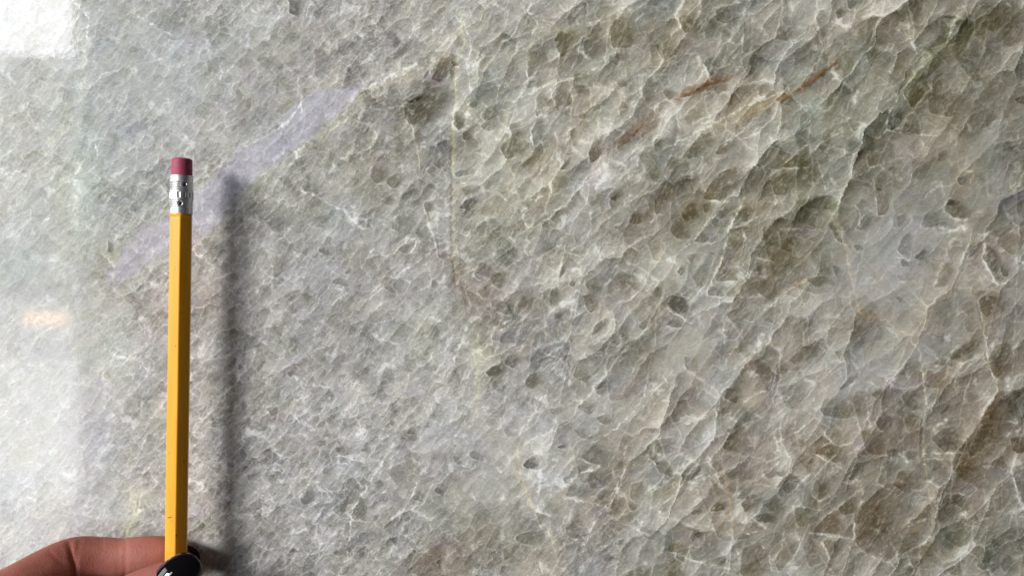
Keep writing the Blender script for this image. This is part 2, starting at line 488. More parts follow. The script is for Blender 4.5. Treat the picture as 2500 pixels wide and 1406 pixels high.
C4 .5 g 830,290 880,180 930,190 880,260
C4 .55 o 1030,580 1080,440 1140,270 1200,200 1330,300 1300,400 1240,480 1120,540
C4 .6 b 940,720 960,640 1100,580 1080,690 1000,740
C4 .95 b 1330,540 1320,460 1426,440 1426,550 1360,565
C4 .6 g 800,1000 860,870 910,870 1010,990 900,1080
C4 .7 g 910,860 950,840 1030,880 1030,960 960,930
C4 .55 g 840,1120 1000,1050 1120,1090 1100,1160 960,1200
C4 .55 t 1090,1330 1130,1220 1250,1200 1230,1300 1130,1360
C4 .65 g 1250,1320 1290,1260 1380,1320 1360,1380 1270,1370
C4 .55 b 1150,1180 1200,1130 1426,1010 1426,1080 1230,1160
C4 .55 g 1340,700 1350,650 1426,640 1426,860 1370,850
C4 .4 b 1050,760 1200,700 1190,790 1100,810
C4 .45 b 700,1200 790,1180 800,1260 700,1270
C4 .3 g 990,1020 1180,990 1170,1060 1030,1050
C4 .45 o 1210,880 1290,850 1300,920 1220,950
C4 .4 o 590,330 640,290 690,320 670,370 610,370
C4 .4 g 0,720 90,740 60,850 0,880
P .30 g145 2165,332 2200,262 2245,190 2310,112 2400,60 2500,12 2600,-30 2600,330 2420,330 2330,300 2250,330 2190,345
P .30 g145 985,270 1040,180 1110,130 1112,230 1080,300 1010,330
P .34 o250 2010,395 2040,470 2075,560 2010,560 1960,540 1985,450
P .3 o200 1870,600 1990,560 2060,600 2075,700 2000,720 1890,680
P .3 b200 2370,700 2480,640 2520,700 2520,900 2440,930 2400,800
P .3 b200 2300,1000 2400,960 2480,1000 2480,1140 2360,1180 2290,1100
P .3 b200 2080,960 2190,940 2260,1010 2240,1100 2120,1110
P .3 b200 1700,1180 1830,1130 1920,1200 1900,1300 1760,1320
P .3 g200 1480,880 1600,800 1640,860 1560,960 1490,980
P .28 g200 1400,1090 1540,1010 1600,1040 1540,1130 1420,1180
P .3 o200 1560,380 1680,300 1760,300 1720,380 1600,450
P .3 b200 1570,560 1680,480 1760,500 1700,600 1600,640
D0 .3 g 1100,130 1200,60 1400,50 1420,150 1330,260 1200,220
D0 .3 o 1540,440 1640,440 1650,560 1560,530
D0 .3 g 1750,480 1850,400 1900,440 1830,520
D0 .3 g 1640,160 1680,120 1720,160 1650,230
D0 .3 g 480,680 560,690 540,760 470,760
D0 .3 g 230,850 300,830 330,900 260,910
D0 .45 g 180,1170 250,1140 240,1170 190,1190
E0 .6 s 585,60 620,120 600,140 580,110
E0 .4 g 1080,60 1130,40 1140,80 1100,90
E0 .4 g 1050,110 1090,95 1090,130 1060,135
E0 .5 o 560,780 580,760 600,790 570,800
E0 .5 g 760,910 820,880 830,900 780,920
"""
# light seams: tile; strength; half-width; tint (w white, c cream, y yellow-green, t tan, n orange, p pink); path; last row paints the left reflection's edge into the stone
SEAMS = """
A1 .5 3 w 410,110 450,20
A1 .5 4 c 355,520 360,620 380,660 385,770
A1 .5 5 w 0,1000 150,930 280,850 390,700
A1 .5 4 c 1100,790 1150,900 1180,1050 1190,1200
A1 .45 3 c 860,745 1000,740 1100,730
A1 .7 7 w 810,600 920,560 1060,490 1180,440
A1 .6 3 y 700,690 740,720 810,650
A1 .7 3 w 1220,560 1290,470 1310,400
A2 .6 4 c 430,700 650,590 850,540 1000,470
A2 .55 3 c 530,350 525,600
A2 .4 6 y 540,330 720,200 750,210
A2 .5 3 c 820,560 835,700 820,830
A2 .6 3 w 680,620 715,720
A2 .5 3 c 600,760 715,720
A2 .6 3 w 550,880 565,1000
A2 .5 7 y 340,960 380,850 420,720
A2 .4 3 w 980,600 1060,430 1080,200 1200,60
A2 .5 4 c 700,1240 800,1040 820,880
A2 .7 8 w 1050,1110 1080,1190 990,1300
A2 .4 3 w 320,300 520,230 660,170
A2 .6 3 w 540,80 600,170 560,240
A2 .6 3 w 1270,160 1330,90
A2 .5 4 w 440,380 470,290 500,330
A2 .5 3 c 1290,500 1310,700 1270,620
A2 .5 2 n 1170,970 1260,930 1380,820
A2 .6 12 w 20,760 0,900
A2 .6 9 w 170,940 190,860 110,780
A3 .7 4 c 0,1060 180,960 370,870 600,740 860,640
A3 .6 4 w 130,110 200,240
A3 .45 4 w 290,180 400,60 640,0
A3 .5 4 c 600,200 590,400 610,480
A3 .5 4 c 870,0 860,120 810,280
A3 .4 6 c 620,60 520,260 470,420
A3 .4 4 c 1110,0 1100,180 1140,290
A3 .5 3 c 330,450 370,540
A3 .5 3 w 200,560 210,450
A3 .6 4 w 480,1000 600,900 690,810
P .4 7 d 1905,248 1950,225 1990,195 2040,155
P .35 10 d 1800,310 1860,275 1920,240 1990,200 2045,150
P .3 18 d 1640,255 1700,225 1770,192 1820,170
P .35 14 d 1440,400 1500,350 1560,305 1610,270
P .35 18 t 1700,330 1790,290 1850,255
A3 .9 9 d 150,690 240,640 340,590 440,555 500,545
A3 .8 7 d 0,860 -60,900 -130,960
A3 1. 8 d 990,615 1060,560 1150,510 1240,440
A3 .7 8 d 600,825 680,770 760,720 850,650 990,615
A2 .8 8 d 1160,1010 1250,930 1330,850
A3 .5 12 t 560,850 660,790 760,730
P .4 7 d 1660,240 1700,215 1750,195
A3 .9 3 n 170,672 260,622 380,562 490,540
A3 1. 3 n 1000,605 1130,530 1240,430
A3 .8 3 n 830,700 920,670 1000,620
A3 .5 6 t 590,830 700,750 860,640
A3 .6 3 c 880,1130 1000,1020 1060,990
A3 .4 3 c 790,1260 870,1160 1050,1150
A3 .5 3 c 1110,1090 1140,1200 1170,1300
A3 .4 3 c 0,750 70,700 160,670
A3 .7 16 w 60,800 90,890
A3 .6 12 w 290,400 300,470
A3 .6 8 w 680,1130 700,1150
A4 .6 4 c 870,290 900,200 960,80
A4 .6 5 y 640,530 700,440 870,290
A4 .75 4 c 400,950 465,890 480,780 540,660 640,530
A4 .6 3 c 570,660 640,740
A4 .5 4 c 465,890 570,920 800,935
A4 .45 3 c 340,420 520,310 640,260
A4 .4 3 c 350,1150 480,1110 640,1060
A4 .3 3 c 370,1230 390,1406
A4 .35 5 c 1120,380 1150,210
A4 .3 4 c 890,330 1030,540
A4 .6 12 w 560,200 610,190
A4 .6 9 w 1010,1190 1050,1170
A4 .5 3 c 1060,1200 1030,1290
A4 .6 8 w 240,700 260,620
B1 .55 3 w 700,910 960,690 1200,510
B1 .5 3 w 480,1000 580,860
B1 .5 3 w 800,570 880,440
B1 .5 5 w 380,50 440,65 680,190 800,310
B1 .4 4 c 1230,180 1300,400 1340,490
B1 .6 4 w 1020,470 1120,380 1190,370 1130,480
B1 .4 3 w 590,830 700,740
B1 .8 8 w 1290,920 1320,940
B1 .5 9 w 770,290 740,160
B1 .35 5 y 110,1020 150,960
B2 .5 5 w 110,980 30,1200
B2 .6 4 c 350,1010 440,860 470,780
B2 .6 5 w 740,700 750,560 790,430
B2 .5 5 c 180,1150 290,1090
B2 .45 4 c 210,1190 400,1140 520,1100
B2 .6 3 c 250,1260 420,1170 500,1110
B2 .5 3 c 500,1350 540,1290
B2 .5 4 w 650,1160 760,1200 820,1290 820,1406
B2 .5 4 c 660,890 850,750 930,680
B2 .5 4 c 1220,1110 1370,970
B2 .5 4 c 980,1390 1220,1120
B2 .4 4 w 600,560 640,480 760,410
B2 .4 3 c 640,860 660,1090
B2 .5 3 c 960,1050 980,1000 1090,900
B2 .6 4 w 500,210 520,290
B2 .7 8 w 690,0 690,60 560,110
B2 .4 4 c 80,640 130,600 300,480
B2 .5 3 y 850,490 980,480
B2 .5 3 c 100,700 130,820
B2 .4 3 c 160,740 230,790
B3 .8 5 c 350,750 440,560 480,420 500,320 610,90
B3 .6 4 w 200,440 390,240 460,160
B3 .5 3 c 370,110 510,120
B3 .5 4 p 480,1220 600,1050 720,900 860,760 1040,650
B3 .3 4 c 860,760 870,1040
B3 .4 3 c 860,300 1100,310
B3 .6 3 w 70,850 160,900 240,950
B3 .5 3 c 630,1250 760,1030
B3 .5 5 w 460,900 470,1080
B3 .4 3 c 580,450 450,600
B3 .4 3 c 440,770 600,775
B3 .4 3 c 690,500 820,540
B3 .5 4 w 540,290 720,210
B3 .8 5 n 960,690 1030,670
B3 .6 12 w 60,480 120,540
B3 .6 9 w 740,1030 700,1110
B4 .6 6 t 60,150 130,330 190,450 210,600 240,740 280,880
B4 .7 6 n 280,880 330,920 460,930
B4 .6 6 t 460,930 520,990 600,1030 720,1000 780,860
B4 .5 4 c 620,1050 690,1150 710,1300 720,1406
B4 .5 8 c 800,680 860,500 900,400 1000,300
B4 .8 8 w 1130,420 1150,560 1220,690
B4 .5 4 c 1100,780 1230,700 1340,650
B4 .6 5 c 1090,800 1120,930 1160,1180 1195,1350
B4 .45 4 p 1360,600 1350,900 1330,1250
B4 .5 4 w 1020,520 1060,440 1170,330
B4 .6 8 w 700,290 800,300 900,320 990,290
B4 .6 7 w 860,170 900,230 1010,240
B4 .5 3 w 280,180 270,290
B4 .5 3 w 640,250 570,310
B4 .4 4 w 700,110 800,30
B4 .5 3 w 540,500 640,520
B4 .6 8 w 1240,1020 1190,1110
B4 .5 9 w 1000,1200 930,1350
C1 .6 3 w 320,290 370,360
C1 .5 3 c 520,270 580,160
C1 .65 4 w 720,950 830,800 1020,490
C1 .55 4 w 720,1000 715,1180 690,1300 640,1390
C1 .5 3 w 620,560 820,630
C1 .55 4 w 1030,1060 1090,940 1180,770
C1 .4 3 c 730,1020 880,1040 950,1090
C1 .5 3 w 870,800 920,830 970,820
C1 .4 4 c 1100,960 1220,900 1290,770
C1 .4 3 w 540,790 590,830 690,800 720,830
C1 .4 3 w 480,700 620,510
C1 .5 3 w 380,880 430,760
C1 .8 8 w 760,430 820,400
C1 .4 9 y 260,280 340,200
C2 .5 5 w 470,430 560,300 620,180
C2 .5 4 w 640,440 740,390 820,340
C2 .8 4 w 520,500 600,450
C2 .55 7 t 520,500 430,590 440,680 500,820 560,930
C2 .5 5 t 560,930 620,1060 690,1150 740,1300
C2 .6 6 w 600,950 610,800 620,700
C2 .8 5 w 780,790 870,710 1010,660
C2 .5 3 w 870,600 1020,660
C2 .5 4 w 910,1240 960,1080 1090,880 1180,720
C2 .5 4 w 1120,670 1120,740 1010,840 970,860
C2 .45 4 w 770,860 880,890 960,900 1070,940
C2 .5 4 c 740,1130 790,1000
C2 .6 5 w 590,960 700,1000
C2 .6 4 w 980,490 1150,380 1260,270 1330,150 1360,30
C2 .5 4 w 860,240 960,160 1060,30
C2 .6 5 w 1190,560 1190,700
C2 .5 4 w 1200,520 1330,400
C2 .4 3 w 830,370 860,250 900,200
C2 .5 4 c 1080,960 1110,850
C2 .4 4 c 1140,1000 1250,960
C2 .4 4 c 1240,1060 1370,1130
C2 .5 3 p 1340,570 1406,640
C2 .35 4 c 590,160 560,290
C2 .35 6 y 190,240 200,60
C2 .7 9 w 320,880 380,860
C2 .6 12 w 600,560 620,720
C3 .5 4 t 430,340 440,560 490,760
C3 .7 5 n 490,760 520,1000 545,1080
C3 .45 4 t 560,1150 580,1406
C3 .5 4 y 460,560 620,590
C3 .8 6 c 820,450 850,540
C3 .7 12 w 370,600 410,690 455,790
C3 .5 4 w 840,490 960,420 1100,320
C3 .7 7 w 1120,580 1280,660
C3 .6 4 w 700,740 840,630
C3 .5 5 c 1060,1070 1250,930 1406,810
C3 .5 4 c 1060,1110 1200,1130 1370,1150
C3 .5 4 c 1360,1000 1370,1150 1406,1180
C3 .4 3 c 940,920 1150,950
C3 .6 4 c 1130,1170 1200,1300
C3 .5 4 c 890,1080 870,1200 810,1290
C3 .5 3 c 780,1260 800,1370
C3 .5 6 c 130,1240 250,1300 540,1360
C3 .5 4 c 490,1100 540,1160 580,1300
C3 .5 9 w 0,800 80,750 240,620
C3 .5 3 c 110,100 60,40
C3 .5 5 w 500,350 640,180 760,130
C3 .8 10 w 610,1030 680,1010 750,1070
C3 1. 5 w 630,1110 690,1100
C3 .6 6 w 940,830 1060,700
C3 .5 5 w 1200,480 1140,390
C4 .5 5 c 710,0 730,200 710,480 720,640
C4 .6 5 y 720,640 740,780 780,960 770,1100
C4 .7 4 n 790,1150 820,1220 860,1290
C4 .5 5 w 1100,400 1140,250 1200,180
C4 .6 5 w 720,560 880,560 1020,570
C4 .5 3 c 1060,580 1180,500 1250,490
C4 .7 7 w 1330,700 1360,860 1400,950
C4 .5 5 p 1340,560 1330,700
C4 .5 4 w 800,1000 870,830 1000,850
C4 .4 3 c 1020,1030 940,910
C4 .4 3 c 840,1120 1060,1040 1190,990
C4 .6 5 c 240,1050 240,1170 330,1250 470,1310
C4 .4 3 c 250,1180 100,1290
C4 .5 5 c 240,1060 290,900 300,800
C4 .5 5 c 400,750 460,600
C4 .5 3 c 390,780 560,830
C4 .6 5 w 550,560 610,620
C4 .5 4 w 320,130 340,380
C4 .5 4 w 340,380 500,230
C4 .5 4 c 600,1060 740,1010
C4 .6 9 w 700,1200 760,1140
C4 .4 4 c 1120,1330 1100,1240 1220,1200
C4 .7 10 w 790,400 870,320
C4 .6 8 w 1340,300 1370,400 1290,440
C4 .6 10 w 620,1320 660,1340
C4 .4 9 p 200,760 300,780
C4 .5 8 n 860,1290 890,1310
D0 .5 5 w 540,0 660,140 640,300
D0 .3 4 w 1030,130 1200,220 1300,280
D0 .4 3 w 1600,640 1760,470
D0 .3 14 t 640,560 600,760
D0 .3 12 t 530,880 540,960
D0 .35 10 y 500,980 350,1080
D0 .35 9 t 620,300 650,500
D0 .2 9 w 590,1200 570,1300 590,1406
D0 .5 3 w 710,1080 740,1170
D0 .35 3 w 900,520 760,560 700,640
E0 .4 5 c 560,130 610,190 610,260
E0 .4 6 t 620,330 690,400
E0 .4 8 y 590,140 620,120
E0 .3 9 w 720,620 730,690 640,680
E0 .4 6 w 480,960 440,1000
E0 .7 5 t 555,770 580,800
P .9 14 y 332,1215 330,1255 312,1300
P .6 5 w 345,1210 340,1250
P .7 6 y 1122,40 1135,100 1112,160 1109,260 1104,330 1106,420
P .6 5 w 1135,60 1150,100 1140,160 1150,230 1135,300
P .7 6 d 1104,270 1101,420 1099,560 1102,640 1112,700
P .3 4 y 1110,150 1112,210 1110,270
P .3 5 y 1110,270 1107,420 1105,560
P .4 5 y 1106,560 1108,640 1118,700 1119,770
P .35 7 y 1160,790 1172,860 1168,930 1163,1000
P .5 5 d 1117,560 1122,640 1130,720 1140,770
P .5 6 t 1262,1100 1270,1160 1290,1220 1320,1260 1350,1320
P .4 13 t 880,240 940,215 1010,185 1090,150
P .35 10 d 900,255 960,225 1040,200
P .35 8 y 600,480 680,405 760,345 850,290
P .3 5 n 895,225 940,210 1000,200
P .3 9 c 860,240 890,222 960,190 1050,160 1110,120
P .4 7 t 1060,110 1160,70 1200,0
P .16 12 c 190,0 205,150 190,330 180,560
"""
# broad soft patches: x, y, rx, ry, angle, amount, rgb shift (in perceptual units)
PATCHES = [
 (1350,1100,700,260,10,.02,(.004,.000,.004)), (2200,1150,420,330,0,-.055,(.012,.000,-.016)),
 (2340,300,300,260,30,-.065,(.006,.002,-.022)), (1900,420,420,260,35,-.02,(.000,.004,-.02)),
 (1500,120,300,160,30,-.01,(-.002,.006,-.012)), (1010,260,110,80,35,-.12,(.008,.002,-.02)),
 (2440,110,150,130,0,-.08,(.02,.006,-.03)), (2310,120,170,38,38,-.05,(.004,.010,-.045)), (1650,500,190,90,35,-.06,(.018,.0,-.008)),
 (1780,250,170,60,30,-.02,(.03,.005,-.02)), (1620,290,90,50,30,-.01,(.04,.01,-.03)),
 (1180,250,90,230,0,.03,(-.02,.008,.012)), (1040,820,90,110,-40,.02,(-.015,.008,.006)),
 (800,540,120,60,10,.01,(-.012,.006,.006)), (820,970,90,60,30,.05,(0,.0,.006)),
 (1340,1110,120,150,0,.03,(-.012,.004,.012)), (1300,470,160,110,40,.045,(.008,.006,-.016)),
 (1470,430,45,45,30,.14,(0,.0,.02)), (1630,300,35,60,-30,.12,(0,0,.015)),
 (1190,640,120,90,0,-.01,(.012,.0,-.004)), (1180,710,80,60,0,-.06,(.02,-.004,-.006)),
 (1530,740,80,60,0,-.04,(.024,-.004,-.004)), (1250,580,110,90,0,.01,(-.01,.01,-.01)),
 (1300,1350,260,90,0,-.05,(.012,.0,-.016)), (1090,1370,150,60,30,-.07,(.03,-.004,-.008)),
 (1170,1290,140,120,0,-.02,(-.004,.006,-.018)), (960,1290,160,110,0,-.02,(-.006,.004,-.012)),
 (2180,640,160,150,0,.06,(-.020,-.004,.040)), (2150,900,260,60,25,.045,(-.008,-.004,.026)),
 (1650,640,90,70,40,.07,(-.006,.006,.004)), (1660,820,140,60,20,.05,(0,0,0)),
 (2420,850,120,170,0,-.04,(.02,.0,-.016)), (2200,1300,330,120,0,-.04,(.01,.0,-.012)),
 (1850,1130,260,120,20,-.01,(.014,.0,-.008)), (1890,1240,70,40,30,.04,(-.01,.0,.012)),
 (2370,1330,110,60,20,-.03,(-.02,.01,-.004)), (640,430,60,60,0,-.02,(0,0,0)),
 (90,260,110,110,0,-.06,(.006,.0,-.014)), (110,420,130,160,0,-.055,(.008,.006,-.016)),
 (210,560,120,160,0,-.01,(.006,.010,-.012)), (380,200,210,170,0,.0,(-.008,.004,.008)),
 (250,330,90,110,0,.02,(-.006,-.002,.018)), (480,130,120,60,0,.03,(-.006,.0,.018)),
 (210,380,60,200,0,.03,(-.024,.010,.008)), (230,1060,60,90,20,.0,(-.004,-.006,.03)),
 (40,1180,90,60,0,.0,(-.01,-.002,.024)), (300,880,60,60,20,.05,(-.018,.006,.010)),
 (440,720,140,70,0,-.02,(.010,-.002,.0)), (60,640,60,60,0,-.02,(-.02,.006,.006)),
 (330,720,110,60,0,-.01,(.014,.0,-.01)), (380,500,160,60,-20,-.04,(-.008,.006,.0)),
 (640,140,120,110,0,-.03,(.0,.002,-.006)), (900,120,130,110,0,-.01,(.0,.0,-.004)),
 (770,180,160,50,20,.02,(.010,.0,.004)), (640,40,60,50,0,.08,(-.01,.006,.0)),
 (820,400,170,60,25,-.05,(.000,.006,-.024)), (950,480,220,60,15,-.02,(.002,.004,-.02)),
 (750,640,140,140,0,.0,(-.002,.0,.006)), (640,520,40,60,0,-.03,(.012,.01,-.02)),
 (620,560,30,30,0,-.05,(.03,.005,-.02)), (1070,1010,200,70,40,.03,(-.012,.004,.008)),
 (860,1120,40,40,0,.05,(-.01,.002,.01)), (2450,1060,60,60,0,-.05,(.02,0,-.01)),
 (2050,230,120,130,0,.02,(-.012,.01,-.004)), (2020,310,90,90,0,-.01,(-.01,.006,0)),
]
TINTS = {'g':(-.19,-.19,-.195), 'o':(-.185,-.185,-.215), 'b':(-.170,-.190,-.215), 'r':(-.120,-.16,-.18),
         's':(-.215,-.205,-.19), 'l':(-.18,-.195,-.165), 't':(-.21,-.18,-.18)}
SEAMC = {'w':(.20,.20,.195), 'c':(.18,.175,.135), 'y':(.10,.105,.02), 't':(.11,.085,.03), 'n':(.09,.025,-.03), 'd':(-.05,-.085,-.10), 'p':(.17,.13,.11)}

def read_rows(text, kinds):
    out = []
    for line in text.strip().splitlines():
        f = line.split(); ox, oy, s = TILE[f[0]]
        k = 3 if kinds == 'c' else 4
        pts = [tuple(float(q) for q in p.split(',')) for p in f[k:]]
        pts = np.array([(ox+u/s, oy+v/s) for u, v in pts])
        out.append((float(f[1]), f[2], pts) if k == 3 else (float(f[1]), float(f[2]), f[3], pts))
    return out

def poly_sd(x, y, P):
    # signed distance to a closed outline, negative inside
    n = len(P); d = np.full(x.shape, 1e9); ins = np.zeros(x.shape, bool)
    for i in range(n):
        ax, ay = P[i]; bx, by = P[(i+1) % n]; ex, ey = bx-ax, by-ay
        t = np.clip(((x-ax)*ex + (y-ay)*ey)/(ex*ex+ey*ey+1e-9), 0, 1)
        d = np.minimum(d, (x-ax-ex*t)**2 + (y-ay-ey*t)**2)
        c = ((ay > y) != (by > y))
        ins ^= c & (x < (bx-ax)*(y-ay)/((by-ay) if by != ay else 1e-9)+ax)
    d = np.sqrt(d)
    return np.where(ins, -d, d)

def line_sd(x, y, P):
    d = np.full(x.shape, 1e9); s = np.zeros(x.shape)
    for i in range(len(P)-1):
        ax, ay = P[i]; bx, by = P[i+1]; ex, ey = bx-ax, by-ay; L = math.hypot(ex, ey)+1e-6
        t = np.clip(((x-ax)*ex + (y-ay)*ey)/(L*L), 0, 1)
        dd = np.sqrt((x-ax-ex*t)**2 + (y-ay-ey*t)**2)
        m = dd < d; d = np.where(m, dd, d); s = np.where(m, ((x-ax)*ey-(y-ay)*ex)/L, s)
    return d, s

def smooth_outline(P):
    for _ in range(1):      # one corner-cutting pass keeps crystals angular but not sharp
        Q = []
        for i in range(len(P)):
            a = P[i]; b = P[(i+1) % len(P)]
            Q += [a*.91+b*.09, a*.09+b*.91]
        P = np.array(Q)
    return P

def stone(xs, ys):
    """albedo of the slab (perceptual 0..1) on the grid xs x ys"""
    X, Y = np.meshgrid(xs, ys)
    X = X.astype(np.float64); Y = Y.astype(np.float64)
    # gently warped coordinates
    wx = fbm(X/60, Y/60, 3, 4)*9; wy = fbm(X/60, Y/60, 91, 4)*9
    fx = fbm(X/13, Y/13, 5, 3)*3.4; fy = fbm(X/13, Y/13, 55, 3)*3.4
    # how coarse the crystals are: large at the right and centre-top, small at the left
    coarse = sstep(520, 1750, X + fbm(X/260, Y/260, 12, 3)*330 - (Y-500)*.25*(X < 1500) )
    coarse = np.clip(coarse + .25*np.exp(-((X-1350)/350)**2-((Y-250)/260)**2), 0, 1)
    leftish = 1-sstep(150, 620, X)
    V = np.zeros(X.shape); C = np.zeros(X.shape + (3,))
    # broad cloudiness
    V -= .012*coarse; C += coarse[..., None]*np.array([.008, .000, -.014]) + ((1-coarse)*leftish)[..., None]*np.array([-.010, .004, .006])
    V += fbm(X/330, Y/330, 21, 3)*.022 + fbm(X/120+wx/70, Y/120+wy/70, 23, 4)*.034
    um, vm = rot(X+wx*2, Y+wy*2, 52, 2.2)
    V += fbm(um/26, vm/26, 27, 4)*.055 + sstep(.15,.7,fbm(um/34, vm/34, 29, 4))*.05
    hue1 = fbm(X/150+wx/40, Y/150, 31, 4); hue2 = fbm(X/95, Y/95+wy/40, 37, 4); hue3 = fbm(X/30+fx/9, Y/42+fy/9, 39, 3)
    # seeded crystal layers
    veil = sstep(-.28, .5, fbm(X/70+wx/30, Y/90+wy/30, 41, 4))     # milky veil that hides crystals
    for (S, st, ang, seed, wgt, edge) in ((112, 1.9, 60, 101, 1.0*coarse, 1.15), (62, 2.3, 52, 131, .10+.85*coarse, 1.0),
                                   (28, 2.3, 46, 161, .75-.35*coarse, 1.0), (12, 1.9, 50, 191, .85-.65*coarse, .8),
                                   (20, 2.2, -36, 211, .50-.35*coarse, .9)):
        u, v = rot(X+wx*1.0*min(1, S/40)+fx*.45, Y+wy*1.0*min(1, S/40)+fy*.45, ang + 0, st)
        r, e, ou, ov = voronoi(u/S, v/S, seed); amp0 = sstep(-.5, .35, fbm(X/45, Y/45, seed+19, 2))
        gd = (r*37.7) % 1*6.283*.35 + 2.6                     # darkness fades across each crystal one way
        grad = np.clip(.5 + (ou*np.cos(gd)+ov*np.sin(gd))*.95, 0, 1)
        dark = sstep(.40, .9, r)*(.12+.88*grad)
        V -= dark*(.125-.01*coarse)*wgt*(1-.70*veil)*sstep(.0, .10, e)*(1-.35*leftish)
        V += (1-sstep(.2, .55, r))*.022*wgt
        r5 = (r*17.9) % 1; r6 = (r*71.7) % 1
        # each shard runs from dark at its left rim to milky at its right rim
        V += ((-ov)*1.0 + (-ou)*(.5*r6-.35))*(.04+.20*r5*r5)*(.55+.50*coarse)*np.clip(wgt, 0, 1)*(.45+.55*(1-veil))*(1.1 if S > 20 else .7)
        w1 = 2.3/S
        V += np.exp(-e*S/11)*sstep(-.05, .45, -ov)*(.02+.085*r6)*np.clip(wgt, .15, 1)*(1 if S > 20 else .4)*(.4+.6*amp0)
        V += np.exp(-(e/w1)**2)*(.006+.040*r6*r6)*edge*np.clip(wgt, .2, 1)*(.10+.90*amp0)
        amp = sstep(-.25, .55, fbm(X/55, Y/55, seed+9, 3))
        w = 2.2/S + .012
        V += (1-sstep(0, w*1.7, e))*.085*edge*wgt*amp
        V -= sstep(w*1.5, w*2.6, e)*(1-sstep(w*2.6, w*7, e))*.022*wgt*amp*(r > .4)
        tintv = (r*91.3) % 1
        d3 = (dark*wgt*(1-.6*veil))[..., None]
        C += d3*np.stack([.014*(tintv > .6)-.006, .006*(tintv < .45)-.004*(tintv > .6), -.02*(tintv > .2)+.018*(tintv < .14)], -1)
    # straight hairline seams that divide the large crystals
    for (S, ang, st, seed, a) in ((120, 62, 1.7, 601, .085), (70, 40, 1.6, 611, .07), (38, 58, 2.2, 621, .05)):
        u, v = rot(X+wx*.7, Y+wy*.7, ang, st)
        r, e, ou, ov = voronoi(u/S, v/S, seed)
        on = sstep(-.15, .35, fbm(X/90, Y/90, seed+5, 3))*(.25+.75*coarse)
        V += (1-sstep(0, 3.0/S, e))*a*.62*on - sstep(2.4/S, 4/S, e)*(1-sstep(4/S, 20/S, e))*.035*on*(r > .35)
        V += (r-.5)*.060*(.3+.7*coarse)
        C += ((r*53.1) % 1-.5)[..., None]*np.array([.018, -.004, -.026])*(.3+.7*coarse[..., None])
    # milky wisps and hair-fine fibres running up to the right
    for (ang, sc, st, seed, a) in ((48, 40, 3.2, 301, .10), (60, 22, 3.4, 311, .11), (42, 15, 6.5, 321, .12), (50, 7, 4.6, 331, .085), (-35, 17, 2.4, 341, .05)):
        u, v = rot(X+wx*1.3+fx, Y+wy*1.3+fy, ang, st)
        k = ridge(u/sc, v/sc, seed, 3)
        m = sstep(-.4, .5, fbm(X/85, Y/85, seed+3, 3))
        V += (k**6-.20)*a*(.25+1.25*m)*(1-.15*coarse if sc < 30 else 1.15)
    u, v = rot(X+wx, Y+wy, 44, 5.5)
    fib = fbm(u/4.0, v/4.0, 351, 3)
    fm = sstep(-.2, .5, fbm(X/110, Y/110, 357, 3))
    V += (fib*.095*fm + fbm(X/5, Y/5, 361, 3)*.022)*(1-.22*coarse)
    white = sstep(.30, .75, fbm(X/48+wx/14, Y/40+wy/14, 371, 5)); V += white*.17; C += white[..., None]*np.array([-.012, .0, .012])
    pit = sstep(.42, .72, fbm(X/11+fx/4, Y/9+fy/4, 381, 3)); V -= pit*.075*(1-.6*coarse)*(.5+.5*sstep(-.2, .4, fbm(X/90, Y/90, 383, 2)))
    C += np.stack([hue1*.006+hue3*.008+hue2*.006, hue1*.003-hue3*.004, -hue1*.018+hue3*.008+.004-hue2*.008*np.ones_like(hue1)], -1)
    ol = sstep(.12, .6, fbm(X/60+wx/20, Y/60+wy/20, 391, 4)); C += ol[..., None]*np.array([.004, .002, -.018])
    lav = sstep(.25, .7, fbm(X/75+wx/20, Y/75, 397, 4)); C += lav[..., None]*np.array([.004, -.010, .022])
    # the slab steps in tone across the fault by the centre
    st_ = sstep(-4, 6, X-1108+wx*.5-8*np.sin(Y/160))*np.exp(-((X-1140)/75)**2)*sstep(200, 300, Y)*(1-sstep(640, 780, Y))
    V -= .045*st_; C += st_[..., None]*np.array([.016, .004, -.020])
    C += (1-coarse)[..., None]*np.array([-.008, .001, .010]) + coarse[..., None]*np.array([.002, .003, -.016])
    V -= .012*np.exp(-((X-2400)/620)**2)
    # calmer, milkier areas
    for (cx, cy, rx, ry, ang, k_) in ((2170, 640, 140, 150, 0, .5), (2190, 860, 200, 55, 20, .3), (480, 200, 260, 170, 0, .35), (800, 700, 240, 260, 40, .22),
                              (1470, 1010, 120, 90, 40, .35), (1200, 1150, 160, 130, 0, .35), (120, 900, 150, 300, 0, .35), (2350, 420, 120, 120, 0, .4), (1650, 620, 90, 60, 40, .35), (1690, 860, 90, 60, 30, .4)):
        u, v = rot(X-cx+wx*3, Y-cy+wy*3, ang); V *= 1-k_*np.exp(-(u/rx)**4*.6-(v/ry)**4*.6)
    # ----- features at their own places
    def win(P, pad):
        x0, y0 = P.min(0)-pad; x1, y1 = P.max(0)+pad
        i0, i1 = np.searchsorted(ys, [y0, y1]); j0, j1 = np.searchsorted(xs, [x0, x1])
        return slice(i0, i1), slice(j0, j1)
    for (cx, cy, rx, ry, ang, dv, rgb) in PATCHES:
        R = 2.6*max(rx, ry); s = win(np.array([(cx, cy), (cx, cy)], float), R)
        if X[s].size == 0: continue
        u, v = rot(X[s]-cx+wx[s]*2.5, Y[s]-cy+wy[s]*2.5, ang)
        g = np.exp(-(u/rx)**2-(v/ry)**2) * (1+.35*hue3[s])
        V[s] += dv*g; C[s] += g[..., None]*np.array(rgb)*(1.1 if cx < 450 else .85)
